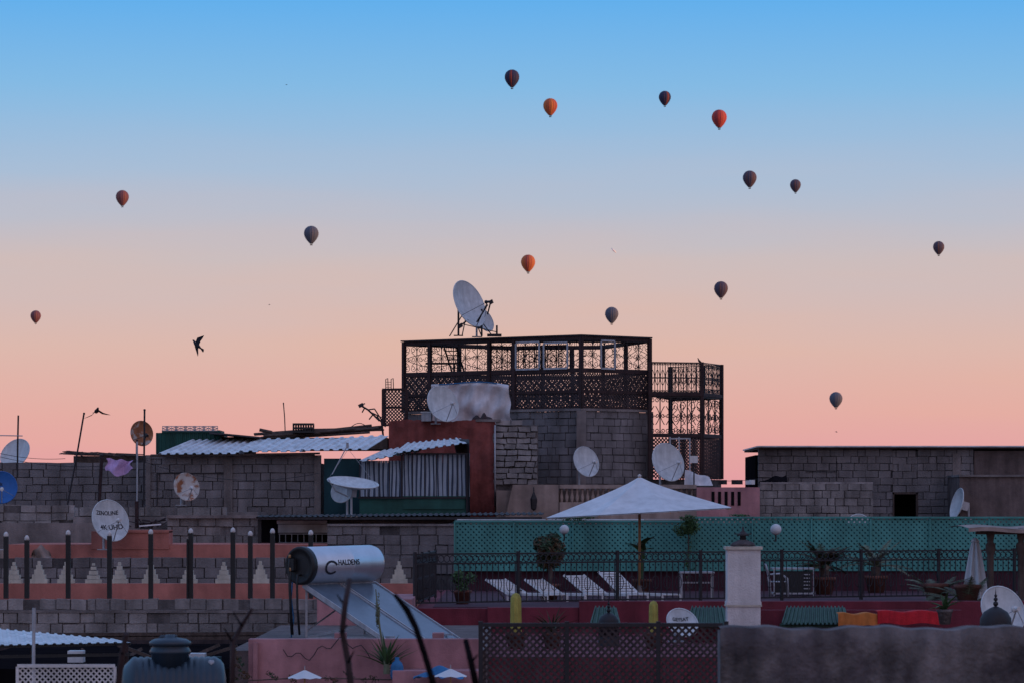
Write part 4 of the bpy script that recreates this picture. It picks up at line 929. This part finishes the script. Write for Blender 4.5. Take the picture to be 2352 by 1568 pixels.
for i,(z,c) in enumerate(st):
    p=(z+.05)/.5
    if i<2: e=cr_.elements[i]; e.position=p
    else: e=cr_.elements.new(p)
    e.color=(*lin(*c),1)
mp=N.new('ShaderNodeMapping'); mp.inputs['Scale'].default_value=(3,3,26); L.new(tc.outputs['Generated'],mp.inputs['Vector'])
nz=N.new('ShaderNodeTexNoise'); nz.inputs['Scale'].default_value=2.2; nz.inputs['Detail'].default_value=3; L.new(mp.outputs['Vector'],nz.inputs['Vector'])
m2=N.new('ShaderNodeMapRange'); m2.inputs['From Min'].default_value=.45; m2.inputs['From Max'].default_value=.75; m2.inputs['To Max'].default_value=.22; L.new(nz.outputs['Fac'],m2.inputs['Value'])
mx=N.new('ShaderNodeMix'); mx.data_type='RGBA'; L.new(rp.outputs['Color'],mx.inputs[6]); mx.inputs[7].default_value=(*lin(236,180,150),1)
mz=N.new('ShaderNodeMapRange'); mz.inputs['From Min'].default_value=.12; mz.inputs['From Max'].default_value=.06; L.new(sp.outputs['Z'],mz.inputs['Value'])
mm=N.new('ShaderNodeMath'); mm.operation='MULTIPLY'; L.new(mz.outputs['Result'],mm.inputs[0]); L.new(m2.outputs['Result'],mm.inputs[1]); L.new(mm.outputs[0],mx.inputs[0])
# warm dawn glow in the eastern half of the sky
dt=N.new('ShaderNodeVectorMath'); dt.operation='DOT_PRODUCT'; L.new(tc.outputs['Generated'],dt.inputs[0]); dt.inputs[1].default_value=(.55,-.83,0)
md=N.new('ShaderNodeMapRange'); md.inputs['From Min'].default_value=.15; md.inputs['From Max'].default_value=1; md.inputs['To Max'].default_value=.6; L.new(dt.outputs['Value'],md.inputs['Value'])
mw=N.new('ShaderNodeMix'); mw.data_type='RGBA'; L.new(md.outputs['Result'],mw.inputs[0]); L.new(mx.outputs[2],mw.inputs[6]); mw.inputs[7].default_value=(*lin(232,196,198),1)
L.new(mw.outputs[2],bg.inputs['Color']); bg.inputs['Strength'].default_value=1.0
el=math.radians(2.4); az=math.radians(-12)
sv=V((math.cos(el)*math.cos(az),math.cos(el)*math.sin(az),math.sin(el)))
sl_=bpy.data.lights.new('sun','SUN'); sl_.energy=3.2; sl_.angle=math.radians(.5); sl_.color=(1,.50,.24); so=bpy.data.objects.new('sun',sl_); bpy.context.collection.objects.link(so)
so.rotation_euler=(-sv).to_track_quat('-Z','Y').to_euler(); so.location=(50,0,60)
cam=bpy.data.cameras.new('camera'); co=bpy.data.objects.new('camera',cam); bpy.context.collection.objects.link(co); co.location=(0,0,H); co.rotation_euler=(pi/2,0,0)
cam.sensor_width=36; cam.lens=120; cam.clip_start=.5; cam.clip_end=60000; cam.shift_y=(1170-784)/2352
cam.dof.use_dof=True; cam.dof.focus_distance=80; cam.dof.aperture_fstop=7
bpy.context.scene.camera=co
sc_=bpy.context.scene; sc_.view_settings.view_transform='Standard'; sc_.view_settings.look='None'; sc_.view_settings.exposure=0
